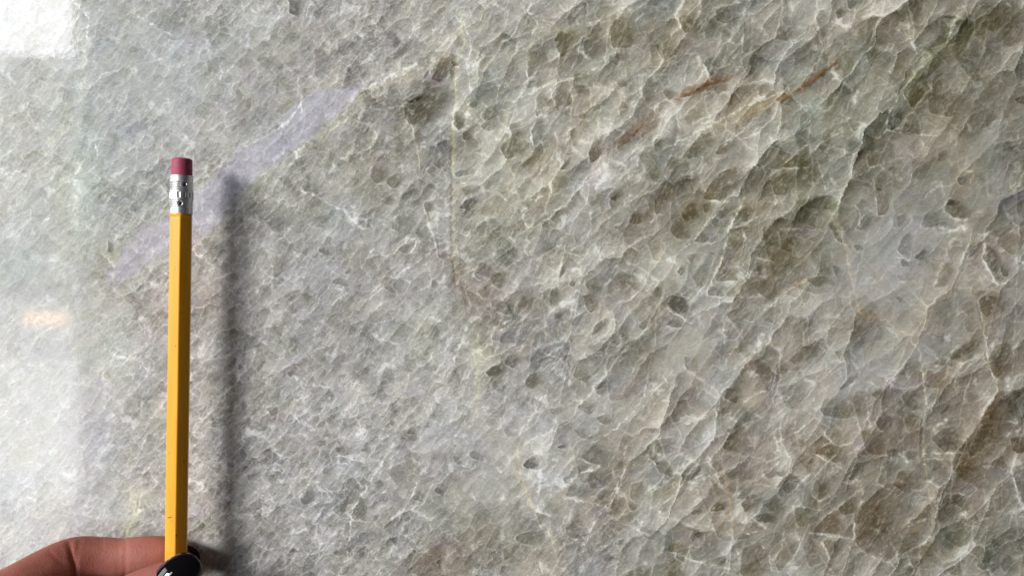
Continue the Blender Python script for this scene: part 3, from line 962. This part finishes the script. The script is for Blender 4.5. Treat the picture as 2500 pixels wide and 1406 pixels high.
    # the pale lilac band that crosses behind the pencil
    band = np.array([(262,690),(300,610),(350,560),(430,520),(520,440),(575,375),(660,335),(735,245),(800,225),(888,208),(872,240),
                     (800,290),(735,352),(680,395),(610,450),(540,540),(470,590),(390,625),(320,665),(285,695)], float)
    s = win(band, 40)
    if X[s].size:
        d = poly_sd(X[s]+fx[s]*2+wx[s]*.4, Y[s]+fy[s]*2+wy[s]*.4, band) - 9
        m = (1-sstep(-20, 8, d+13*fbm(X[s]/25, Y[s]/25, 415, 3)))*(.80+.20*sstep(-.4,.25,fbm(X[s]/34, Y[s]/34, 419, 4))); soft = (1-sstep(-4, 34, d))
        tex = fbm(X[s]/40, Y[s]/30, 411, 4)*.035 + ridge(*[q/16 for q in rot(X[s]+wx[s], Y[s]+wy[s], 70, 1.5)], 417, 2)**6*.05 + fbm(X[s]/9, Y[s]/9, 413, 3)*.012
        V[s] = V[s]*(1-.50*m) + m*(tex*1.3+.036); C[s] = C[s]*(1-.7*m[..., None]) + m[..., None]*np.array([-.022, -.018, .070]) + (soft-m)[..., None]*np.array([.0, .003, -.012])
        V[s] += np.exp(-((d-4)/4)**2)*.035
    for (dk, tn, P) in read_rows(CRYSTALS, 'c'):
        tint = tn[0]; dk = dk*.92 if len(tn) == 1 else dk
        s = win(P, 16)
        if X[s].size == 0: continue
        P = smooth_outline(P); x = X[s]+fx[s]*.5+wx[s]*.22; y = Y[s]+fy[s]*.5+wy[s]*.22
        d = poly_sd(x, y, P) - 2.5
        c = P.mean(0); size = math.sqrt(np.ptp(P[:, 0])*np.ptp(P[:, 1]))+1
        h = float(_hash(np.array([c[0]//1]), np.array([c[1]//1]), 7)[0])
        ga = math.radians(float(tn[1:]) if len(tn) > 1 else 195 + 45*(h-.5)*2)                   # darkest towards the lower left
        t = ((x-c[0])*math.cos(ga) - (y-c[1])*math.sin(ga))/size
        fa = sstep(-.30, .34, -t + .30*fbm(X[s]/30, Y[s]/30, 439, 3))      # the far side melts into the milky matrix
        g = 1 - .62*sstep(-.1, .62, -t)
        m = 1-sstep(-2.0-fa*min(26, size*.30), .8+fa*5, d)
        u, v = rot(X[s]+wx[s]*.6, Y[s]+wy[s]*.6, 40+20*h, 3.5)
        streak = 1 - .50*sstep(.05, .6, fbm(u/5, v/5, 421, 3)) - .35*sstep(.1, .6, fbm(X[s]/22, Y[s]/22, 427, 3))
        lines = ridge(u/26+h*9, v/17, 431, 2)**12
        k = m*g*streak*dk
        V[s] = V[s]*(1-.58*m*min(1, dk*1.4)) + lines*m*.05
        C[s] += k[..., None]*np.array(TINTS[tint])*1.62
        V[s] += np.exp(-((d-1.8)/2.0)**2)*(1-fa)*.09*(dk+.3)*sstep(-.3, .4, fbm(X[s]/24, Y[s]/24, 433, 2))
    for (st, w, tint, P) in read_rows(SEAMS, 's'):
        s = win(P, 30+w*3)
        if X[s].size == 0: continue
        d, side = line_sd(X[s]+fx[s]*1.2+wx[s]*.35, Y[s]+fy[s]*1.2+wy[s]*.35, P)
        br = (.75 if tint in 'ytdn' else .35) + (.25 if tint in 'ytdn' else .75)*sstep(-.35, .35, fbm(X[s]/17, Y[s]/17, 441, 3))
        w0 = max(1.5, w*.55)
        core = np.exp(-(d/w0)**2)*br*(.5 if tint in 'yt' else .9)
        halo = np.exp(-(d/(w0*3.6))**2)*(.5 if tint in 'yt' else .26)*br*(side*(1 if w < 7 else 0) > -2)
        k = (core+halo)*st
        C[s] += k[..., None]*np.array(SEAMC[tint])*1.6
    hi = fbm(X/3.1, Y/3.1, 451, 2)
    V += hi*.012
    V = np.where(V > .17, .17+(V-.17)*.6, V)
    base = np.array([.697, .685, .664])
    V = (V-.01)*(1-.30*leftish)*(1+.02*(1-coarse)) + .004
    cm = C.mean(-1, keepdims=True); C = cm + (C-cm)*.61
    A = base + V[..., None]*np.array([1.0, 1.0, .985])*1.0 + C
    B = A.copy()                      # crisp grain boundaries
    B[1:-1, 1:-1] = (A[:-2, 1:-1]+A[2:, 1:-1]+A[1:-1, :-2]+A[1:-1, 2:])*.15 + (A[:-2, :-2]+A[2:, 2:]+A[:-2, 2:]+A[2:, :-2])*.10
    A = A + .55*(A-B)
    return np.clip(A, .12, .93)
# ---------------------------------------------------------------- END STONE PATTERN

# ---------------------------------------------------------------- SLAB
def axis(lo, hi, step, far):
    mid = np.arange(lo, hi+step, step); out = [mid]
    a = lo - np.arange(1, 90)*5.0; b = hi + np.arange(1, 90)*5.0; out = [a[::-1], mid, b]
    for sgn, e in ((-1, a[-1]), (1, b[-1])):
        g = 8.0; pts = []
        p = e
        while abs(p-e) < far: p += sgn*g; g *= 1.12; pts.append(p)
        if sgn < 0: out.insert(0, np.array(pts[::-1]))
        else: out.append(np.array(pts))
    return np.concatenate(out)
xs = axis(-30, 2530, 2.15, 2600); ys = axis(-30, 1436, 2.15, 1600)
A = stone(xs, ys)
lin = np.where(A <= .04045, A/12.92, ((A+.055)/1.055)**2.4)
ny, nx = len(ys), len(xs); nv = nx*ny
GX, GY = np.meshgrid((xs-1250)*K, (703-ys)*K)
THICK = .020
co = np.empty((nv, 3), np.float32); co[:, 0] = GX.ravel(); co[:, 1] = 0; co[:, 2] = GY.ravel()
idx = np.arange(nv).reshape(ny, nx)
q = np.stack([idx[:-1, :-1], idx[1:, :-1], idx[1:, 1:], idx[:-1, 1:]], -1).reshape(-1, 4)
ring = np.concatenate([idx[0, :], idx[1:, -1], idx[-1, -2::-1], idx[-2:0:-1, 0]])      # the sawn edge and the back
nr = len(ring); back = np.arange(nv, nv+nr)
cb = co[ring].copy(); cb[:, 1] = THICK
co2 = np.concatenate([co, cb])
side = np.stack([ring, np.roll(ring, -1), np.roll(back, -1), back], -1)
sizes = np.concatenate([np.full(len(q)+nr, 4), [nr]]).astype(np.int32)
loops = np.concatenate([q.ravel(), side.ravel(), back[::-1]]).astype(np.int32)
me = bpy.data.meshes.new("stone_slab")
me.vertices.add(len(co2)); me.vertices.foreach_set('co', co2.ravel())
me.loops.add(len(loops)); me.loops.foreach_set('vertex_index', loops)
me.polygons.add(len(sizes)); me.polygons.foreach_set('loop_start', np.concatenate([[0], np.cumsum(sizes)[:-1]]).astype(np.int32))
me.update(calc_edges=True)
at_ = me.color_attributes.new("mineral", 'FLOAT_COLOR', 'POINT')
rgba = np.ones((len(co2), 4), np.float32); rgba[:nv, :3] = lin.reshape(-1, 3); rgba[nv:, :3] = lin.reshape(-1, 3)[ring]
at_.data.foreach_set('color', rgba.ravel())
m, nt, b = material("polished_quartzite", rough=.16, spec=.5)
att = N(nt, 'ShaderNodeVertexColor'); att.layer_name = "mineral"
tc = N(nt, 'ShaderNodeTexCoord')
n1 = N(nt, 'ShaderNodeTexNoise'); n1.inputs['Scale'].default_value = 1500; n1.inputs['Detail'].default_value = 4; n1.inputs['Roughness'].default_value = .7
mp = N(nt, 'ShaderNodeMapping'); mp.inputs['Rotation'].default_value = (0, R(-48), 0); mp.inputs['Scale'].default_value = (.3, 1, 1)
mr = N(nt, 'ShaderNodeMapRange'); mr.inputs['From Min'].default_value = .25; mr.inputs['From Max'].default_value = .75
mr.inputs['To Min'].default_value = .86; mr.inputs['To Max'].default_value = 1.13
mx = N(nt, 'ShaderNodeVectorMath', operation='SCALE')
nt.links.new(tc.outputs['Object'], mp.inputs[0]); nt.links.new(mp.outputs[0], n1.inputs['Vector']); nt.links.new(n1.outputs[0], mr.inputs['Value'])
nt.links.new(att.outputs[0], mx.inputs[0]); nt.links.new(mr.outputs[0], mx.inputs['Scale']); nt.links.new(mx.outputs[0], b.inputs['Base Color'])
n2 = N(nt, 'ShaderNodeTexNoise'); n2.inputs['Scale'].default_value = 420; n2.inputs['Detail'].default_value = 5
mr2 = N(nt, 'ShaderNodeMapRange'); mr2.inputs['From Min'].default_value = .3; mr2.inputs['From Max'].default_value = .7
mr2.inputs['To Min'].default_value = .03; mr2.inputs['To Max'].default_value = .075
nt.links.new(tc.outputs['Object'], n2.inputs['Vector']); nt.links.new(n2.outputs[0], mr2.inputs['Value']); nt.links.new(mr2.outputs[0], b.inputs['Roughness'])
bump(nt, b, n2.outputs[0], .03, .0004)
me.materials.append(m)
slab = link(bpy.data.objects.new("stone_slab", me))
tag(slab, "polished grey-green quartzite slab with milky seams, dark crystals and a lilac band", "stone slab")

# ---------------------------------------------------------------- PENCIL
top = at(444.6, 388, .2950); low = at(430.8, 1300, .2948)
axis_d = (low-top).normalized()
pencil = bpy.data.objects.new("pencil", None); link(pencil); pencil.empty_display_size = .01
zl = -axis_d; view = (Vector((0, -D, 0))-(top+low)/2); view -= zl*view.dot(zl); view.normalize()
fr = view; rt = fr.cross(zl) * -1            # local +x = towards the camera, +y to its right
rt = zl.cross(fr)
pencil.matrix_world = Matrix(((fr.x, rt.x, zl.x, top.x), (fr.y, rt.y, zl.y, top.y), (fr.z, rt.z, zl.z, top.z), (0, 0, 0, 1)))
tag(pencil, "yellow hexagonal pencil with pink eraser held upright against the stone", "pencil")
mm = .001
def ring_mesh(name, rings, mat, parent, cap=True):
    """rings: lists of 3d points, equal counts"""
    n = len(rings[0]); v = [p for r_ in rings for p in r_]; f = []
    for i in range(len(rings)-1):
        for j in range(n):
            f.append((i*n+j, i*n+(j+1) % n, (i+1)*n+(j+1) % n, (i+1)*n+j))
    if cap: f.append(tuple(range(n))[::-1]); f.append(tuple((len(rings)-1)*n+j for j in range(n)))
    o = mesh_obj(name, v, f, mat, parent)
    bm = bmesh.new(); bm.from_mesh(o.data); bmesh.ops.recalc_face_normals(bm, faces=bm.faces); bm.to_mesh(o.data); bm.free()
    return o
def hexsec(Rr, z, rnd=.16, n=8):
    pts = []
    for k in range(6):
        a0 = R(PHI+60*k)
        # rounded corner built between the two flats
        c = Vector((math.cos(a0), math.sin(a0)))*Rr
        r_ = Rr*rnd; cc = Vector((math.cos(a0), math.sin(a0)))*(Rr - r_/math.cos(R(30)))
        for j in range(n+1):
            a = a0 + R(-30+60*j/n)
            pts.append((cc.x+r_*math.cos(a), cc.y+r_*math.sin(a), z))
    return pts
PHI = -5
L_ER, L_FE, L_ALL = 6.35*mm, 14.1*mm, 190*mm
m, nt, b = material("yellow_lacquer", rough=.42, coat=0, spec=.3)
tc, mpp, nz = noise_mix(nt, b, 260, (.83, .34, .010), (.92, .42, .018), (1, 1, .12), 4)
n3 = N(nt, 'ShaderNodeTexNoise'); n3.inputs['Scale'].default_value = 600; nt.links.new(mpp.outputs[0], n3.inputs['Vector'])
bump(nt, b, n3.outputs[0], .25, .0003); M_YEL = m
zs = [-(L_ER+L_FE)+.4*mm] + [-(L_ER+L_FE) - t*mm for t in (2, 5, 10, 20, 40, 60, 80, 100, 120, 140)] + [-(L_ALL-22*mm)]
barrel = ring_mesh("barrel", [hexsec(4.22*mm, z) for z in zs], M_YEL, pencil)
tag(barrel)
m, nt, b = material("cedar_wood", rough=.7); noise_mix(nt, b, 300, (.50, .28, .14), (.62, .38, .2), (1, 1, .1)); M_WOOD = m
zc = -(L_ALL-22*mm)
def circ(r_, z, n=48): return [(r_*math.cos(2*math.pi*j/n), r_*math.sin(2*math.pi*j/n), z) for j in range(n)]
ring_mesh("sharpened_point", [circ(3.55*mm, zc), circ(2.2*mm, zc-9*mm), circ(.95*mm, zc-17*mm)], M_WOOD, pencil)
m, nt, b = material("graphite", (.04, .04, .045), .35, spec=.7); M_LEAD = m
ring_mesh("lead", [circ(.93*mm, zc-17*mm), circ(.2*mm, zc-21.6*mm), circ(.05*mm, zc-22*mm)], M_LEAD, pencil)
# eraser
m, nt, b = material("pink_rubber", rough=.62, sss=.06, spec=.35)
tc, mpp, nz = noise_mix(nt, b, 700, (.31, .045, .085), (.38, .065, .115), detail=6)
b.inputs['Subsurface Radius'].default_value = (.002, .0008, .0008); bump(nt, b, nz.outputs[0], .3, .0002); M_ER = m
re = 3.62*mm; pr = []
for t in range(9):
    a = R(90*t/8); pr.append((re-.75*mm+.75*mm*math.sin(a), -.75*mm+.75*mm*math.cos(a)))
prof = [(.4*mm, .06*mm), (2.0*mm, .04*mm)] + pr + [(re, -3*mm), (re+.03*mm, -L_ER), (re, -L_ER-3*mm)]
ring_mesh("eraser", [circ(r_, z, 64) for r_, z in prof], M_ER, pencil)
# ferrule: bands of ridges, a smooth middle band with upright nicks, and dimples
m, nt, b = material("aluminium", (.76, .76, .755), .46, 1)
tc, mpp, nz = noise_mix(nt, b, 900, (.55, .55, .55), (.74, .74, .735), (1, 1, .3), 5)
bump(nt, b, nz.outputs[0], .2, .0002); M_FE = m
NZ, NA = 190, 160; rings = []
for i in range(NZ+1):
    t = i/NZ; z = -L_ER - t*L_FE
    base_r = 3.98*mm - .04*mm*math.cos(2*math.pi*t)
    rr = base_r
    def band(a, c): return 1 if a < t < c else 0
    if .16 < t < .40: rr += .13*mm*math.sin((t-.16)/.24*4*2*math.pi)
    if .40 <= t <= .62: rr += .14*mm
    if .62 < t < .84: rr += .12*mm*math.sin((t-.62)/.22*4*2*math.pi)
    if t < .02 or t > .975: rr += .05*mm
    row = []
    for j in range(NA):
        a = 2*math.pi*j/NA; r_ = rr
        if .43 <= t <= .59:        # pressed upright nicks
            c = (a*14/(2*math.pi)) % 1
            r_ -= .22*mm*(abs(c-.5) < .22)*(1 if .45 < t < .57 else .4)
        for (ac, tc_) in ((R(15), .24), (R(-6), .73), (R(135), .24), (R(114), .73), (R(255), .24), (R(234), .73)):
            da = (a-ac+math.pi) % (2*math.pi)-math.pi
            dd = math.hypot(da*4.0, (t-tc_)*14.1)
            r_ -= 1.9*mm*math.exp(-(dd/.52)**4) - .10*mm*math.exp(-((dd-1.15)/.35)**2)
        row.append((r_*math.cos(a), r_*math.sin(a), z))
    rings.append(row)
rings = [circ(3.3*mm, -L_ER+.0*mm, NA)] + rings + [circ(3.3*mm, -L_ER-L_FE, NA)]
ring_mesh("ferrule", rings, M_FE, pencil)
# knocks in the lacquer near the fingers
m, nt, b = material("bare_dent", (.20, .09, .03), .7); M_DENT = m
def facet_patch(name, side, dz, w, h, off, mat):
    # small worn patch on the left (-1) or right (+1) facing flat
    a = R(PHI + side*30); nrm = Vector((math.cos(a), math.sin(a), 0)); tan = Vector((-math.sin(a), math.cos(a), 0))
    c = nrm*(4.22*mm*math.cos(R(30))+.02*mm) + tan*off + Vector((0, 0, dz)); v = [c + nrm*.05*mm]; n = 14
    for j in range(n):
        q_ = 2*math.pi*j/n; k_ = 1+.35*math.sin(3*q_+1)+.2*math.sin(5*q_)
        v.append(c + tan*w*k_*math.cos(q_) + Vector((0, 0, h*k_*math.sin(q_) + .25*w*math.cos(q_))))
    return mesh_obj(name, v, [(0, 1+j, 1+(j+1) % n) for j in range(n)], mat, pencil)
def zat(py): return -(py-388)*.2955/F
facet_patch("scratch", -1, zat(1254), 1.05*mm, .22*mm, -.2*mm, M_DENT)
for (sd, py_, w_, h_, o_) in ((-1, 1262, .55, .07, .5), (-1, 1100, .10, .5, -.9), (-1, 842, .12, .35, 1.0), (-1, 655, .07, .9, .3), (1, 1120, .09, .6, .6), (1, 760, .10, .25, -1.2)):
    facet_patch("scratch", sd, zat(py_), w_*mm, h_*mm, o_*mm, M_DENT)
facet_patch("scratch", 1, zat(1297), .28*mm, .42*mm, -1.75*mm, M_DENT)

# ---------------------------------------------------------------- HAND
def chain_pts(c, seg=7):
    """Catmull-Rom through (point, radius)"""
    out = []
    P = [Vector((*p, r_)) for p, r_ in c]; P = [P[0]*2-P[1]] + P + [P[-1]*2-P[-2]]
    for i in range(1, len(P)-2):
        for k in range(seg):
            t = k/seg; a, b_, c_, d = P[i-1], P[i], P[i+1], P[i+2]
            out.append(.5*((2*b_)+(c_-a)*t+(2*a-5*b_+4*c_-d)*t*t+(3*b_-a-3*c_+d)*t**3))
    out.append(P[-2]); return out
def tube(bm, c, flat=1.0, up=Vector((0, 1, 0)), seg=7, n=20):
    pts = chain_pts(c, seg); prev = None
    full = []
    d0 = (pts[1].xyz-pts[0].xyz).normalized(); d1 = (pts[-1].xyz-pts[-2].xyz).normalized()
    for k in range(5):       # rounded ends
        a = R(90*(k+.4)/5); full.append((pts[0].xyz-d0*pts[0].w*math.cos(a), pts[0].w*math.sin(a), d0))
    for i, p in enumerate(pts):
        d = (pts[min(i+1, len(pts)-1)].xyz-pts[max(i-1, 0)].xyz).normalized(); full.append((p.xyz, p.w, d))
    for k in range(4, -1, -1):
        a = R(90*(k+.4)/5); full.append((pts[-1].xyz+d1*pts[-1].w*math.cos(a), pts[-1].w*math.sin(a), d1))
    for p, r_, d in full:
        e2 = (up-d*up.dot(d)).normalized(); e1 = d.cross(e2)
        rg = [bm.verts.new(p + e1*r_*math.cos(2*math.pi*j/n) + e2*r_*flat*math.sin(2*math.pi*j/n)) for j in range(n)]
        if prev:
            for j in range(n): bm.faces.new((prev[j], prev[(j+1) % n], rg[(j+1) % n], rg[j]))
        else: bm.faces.new(rg[::-1])
        prev = rg
    bm.faces.new(prev)
bm = bmesh.new()
# index finger, behind the pencil
tube(bm, [(at(430, 1355, .3025), 5.4*mm), (at(408, 1355, .3020), 6.7*mm), (at(372, 1354, .3018), 7.15*mm), (at(320, 1357, .3018), 7.1*mm), (at(292, 1360, .3018), 7.15*mm),
          (at(240, 1358, .3010), 7.35*mm), (at(185, 1363, .2985), 8.1*mm), (at(130, 1385, .2940), 8.3*mm), (at(60, 1424, .2870), 8.5*mm),
          (at(-30, 1478, .2790), 9.2*mm), (at(-150, 1560, .2680), 10.5*mm), (at(-250, 1640, .2620), 11*mm)], flat=.88)
# thumb, in front of the pencil
tube(bm, [(at(446, 1404, .2840), 5.9*mm), (at(425, 1413, .2835), 6.9*mm), (at(385, 1428, .2825), 7.5*mm), (at(335, 1450, .2815), 7.9*mm), (at(280, 1482, .2800), 8.6*mm),
          (at(190, 1545, .2770), 9.4*mm), (at(60, 1640, .2720), 11*mm), (at(-100, 1760, .2640), 14*mm), (at(-260, 1880, .2560), 16*mm)], flat=.9)
# middle, ring and little finger folded below
tube(bm, [(at(215, 1660, .2900), 6.4*mm), (at(270, 1590, .2960), 7.2*mm), (at(245, 1520, .2990), 7.6*mm), (at(150, 1500, .2970), 8.2*mm), (at(0, 1560, .2850), 9*mm), (at(-240, 1690, .2640), 11*mm)])
tube(bm, [(at(140, 1740, .2860), 6.2*mm), (at(215, 1690, .2920), 7*mm), (at(210, 1620, .2965), 7.4*mm), (at(110, 1610, .2960), 8*mm), (at(-50, 1680, .2830), 9*mm), (at(-270, 1790, .2640), 11*mm)])
tube(bm, [(at(60, 1810, .2820), 5.4*mm), (at(130, 1790, .2890), 6*mm), (at(140, 1730, .2930), 6.3*mm), (at(50, 1710, .2930), 6.8*mm), (at(-90, 1780, .2820), 8*mm), (at(-290, 1880, .2640), 10*mm)])
# palm, wrist and forearm
tube(bm, [(at(-170, 1620, .2680), 15*mm), (at(-290, 1850, .2560), 25*mm), (at(-400, 2150, .2420), 28*mm), (at(-480, 2400, .2300), 26*mm)], flat=.62, up=Vector((.5, 1, .2)))
tube(bm, [(at(-400, 2200, .2400), 22*mm), (at(-520, 2500, .2280), 23*mm), (at(-800, 3100, .2050), 27*mm), (at(-1500, 4600, .1700), 36*mm)], flat=.85)
me = bpy.data.meshes.new("hand"); bm.to_mesh(me); bm.free()
tmp = bpy.data.objects.new("hand_raw", me); COL.objects.link(tmp)
md = tmp.modifiers.new("r", 'REMESH'); md.mode = 'VOXEL'; md.voxel_size = .00085; md.use_smooth_shade = True
sm = tmp.modifiers.new("s", 'SMOOTH'); sm.factor = .6; sm.iterations = 9
dg = bpy.context.evaluated_depsgraph_get()
hm = bpy.data.meshes.new_from_object(tmp.evaluated_get(dg)); bpy.data.objects.remove(tmp)
# knuckle creases and fold lines
n = len(hm.vertices); c = np.empty(n*3); hm.vertices.foreach_get('co', c); c = c.reshape(-1, 3)
nr_ = np.empty(n*3); hm.vertices.foreach_get('normal', nr_); nr_ = nr_.reshape(-1, 3)
dist = c[:, 1]+D; PX = c[:, 0]/dist*F+1250; PY = 703-c[:, 2]/dist*F
def crease(path, w, depth, lo, hi):
    d, s_ = line_sd(PX, PY, np.array(path, float)); k_ = np.exp(-(d/w)**2)*depth*((dist > lo) & (dist < hi))
    c[:] -= nr_*k_[:, None]
crease([(168, 1325), (174, 1352), (182, 1385), (184, 1430)], 5.5, .85*mm, .27, .305)
crease([(196, 1318), (190, 1340), (186, 1380)], 4, .25*mm, .27, .305)
crease([(302, 1306), (306, 1335), (304, 1400)], 5, .30*mm, .287, .31)
crease([(288, 1306), (291, 1330), (289, 1400)], 4, .18*mm, .287, .31)
crease([(246, 1310), (250, 1350)], 4, .10*mm, .287, .31)
for q_ in range(5): crease([(140+13*q_, 1318-3*q_), (146+10*q_, 1340), (150+9*q_, 1372)], 2.6, .13*mm, .27, .305)
crease([(120, 1345), (150, 1375), (170, 1380)], 4, .25*mm, .27, .305)
crease([(60, 1390), (110, 1382)], 6, .15*mm, .27, .305)
hm.vertices.foreach_set('co', c.ravel()); hm.update()
m, nt, b = material("skin", rough=.58, sss=.35, spec=.22)
tc, mpp, nz = noise_mix(nt, b, 55, (.28, .092, .070), (.40, .155, .118), detail=5)
b.inputs['Subsurface Radius'].default_value = (.0035, .0012, .0006); b.inputs['Subsurface Scale'].default_value = 1.0
vz = N(nt, 'ShaderNodeTexVoronoi'); vz.inputs['Scale'].default_value = 1500; nt.links.new(tc.outputs['Object'], vz.inputs['Vector'])
n4 = N(nt, 'ShaderNodeTexNoise'); n4.inputs['Scale'].default_value = 420; n4.inputs['Detail'].default_value = 6; nt.links.new(tc.outputs['Object'], n4.inputs['Vector'])
ad = N(nt, 'ShaderNodeMath', operation='ADD'); nt.links.new(vz.outputs[0], ad.inputs[0]); nt.links.new(n4.outputs[0], ad.inputs[1])
bump(nt, b, ad.outputs[0], .28, .0003); M_SKIN = m
hm.materials.clear(); hm.materials.append(M_SKIN)
hm.polygons.foreach_set('use_smooth', [True]*len(hm.polygons))
hand = link(bpy.data.objects.new("hand", hm))
tag(hand, "hand with glossy black nails pinching the pencil between thumb and forefinger", "hand")
# nails
m, nt, b = material("black_nail_polish", (.003, .002, .003), .07, coat=.0, spec=.6); M_NAIL = m
m, nt, b = material("nail_underside", (.035, .008, .008), .25, coat=.4, spec=.6); M_NAIL2 = m
def nail(name, centre, along, out, length, width, bend, curve, mat, thick=.6*mm):
    """oval plate: long axis 'along', facing 'out', arched across by 'bend' and lengthwise by 'curve'"""
    al = along.normalized(); ou = (out-al*out.dot(al)).normalized(); sd = al.cross(ou)
    v = []; f = []; nu, nv_ = 18, 36
    for s_ in (0, 1):
        for i in range(nu+1):
            for j in range(nv_):
                r_ = i/nu; a = 2*math.pi*j/nv_
                x = r_*math.cos(a); y = r_*math.sin(a)
                x = math.copysign(abs(x)**.92, x)*length/2; y = math.copysign(abs(y)**.9, y)*width/2
                h = -bend*(y/(width/2))**2 - curve*(x/(length/2))**2
                edge = thick*.5*math.sqrt(max(0, 1-r_**4))
                h += edge if s_ == 0 else -edge
                v.append(centre + al*x + sd*y + ou*h)
    o_ = (nu+1)*nv_
    for s_ in (0, 1):
        for i in range(nu):
            for j in range(nv_):
                a = s_*o_+i*nv_+j; b_ = s_*o_+i*nv_+(j+1) % nv_; c_ = s_*o_+(i+1)*nv_+(j+1) % nv_; d = s_*o_+(i+1)*nv_+j
                f.append((a, b_, c_, d) if s_ else (d, c_, b_, a))
    for j in range(nv_):
        a = nu*nv_+j; b_ = nu*nv_+(j+1) % nv_; f.append((a, b_, o_+b_, o_+a))
    o = mesh_obj(name, v, f, mat, hand)
    bm = bmesh.new(); bm.from_mesh(o.data); bmesh.ops.remove_doubles(bm, verts=bm.verts, dist=1e-7); bmesh.ops.recalc_face_normals(bm, faces=bm.faces); bm.to_mesh(o.data); bm.free()
    return o
th_al = (at(452, 1392, .2790)-at(400, 1432, .2770))
nail("nail", at(429, 1409, .2762), th_al, Vector((.42, -1, .26)), 17.0*mm, 12.8*mm, 4.2*mm, 3.4*mm, M_NAIL)
nl = nail("nail", at(460, 1352, .3040), Vector((1, -.1, -.12)), Vector((.25, 1, .1)), 10.5*mm, 9.6*mm, 2.4*mm, 1.0*mm, M_NAIL2)
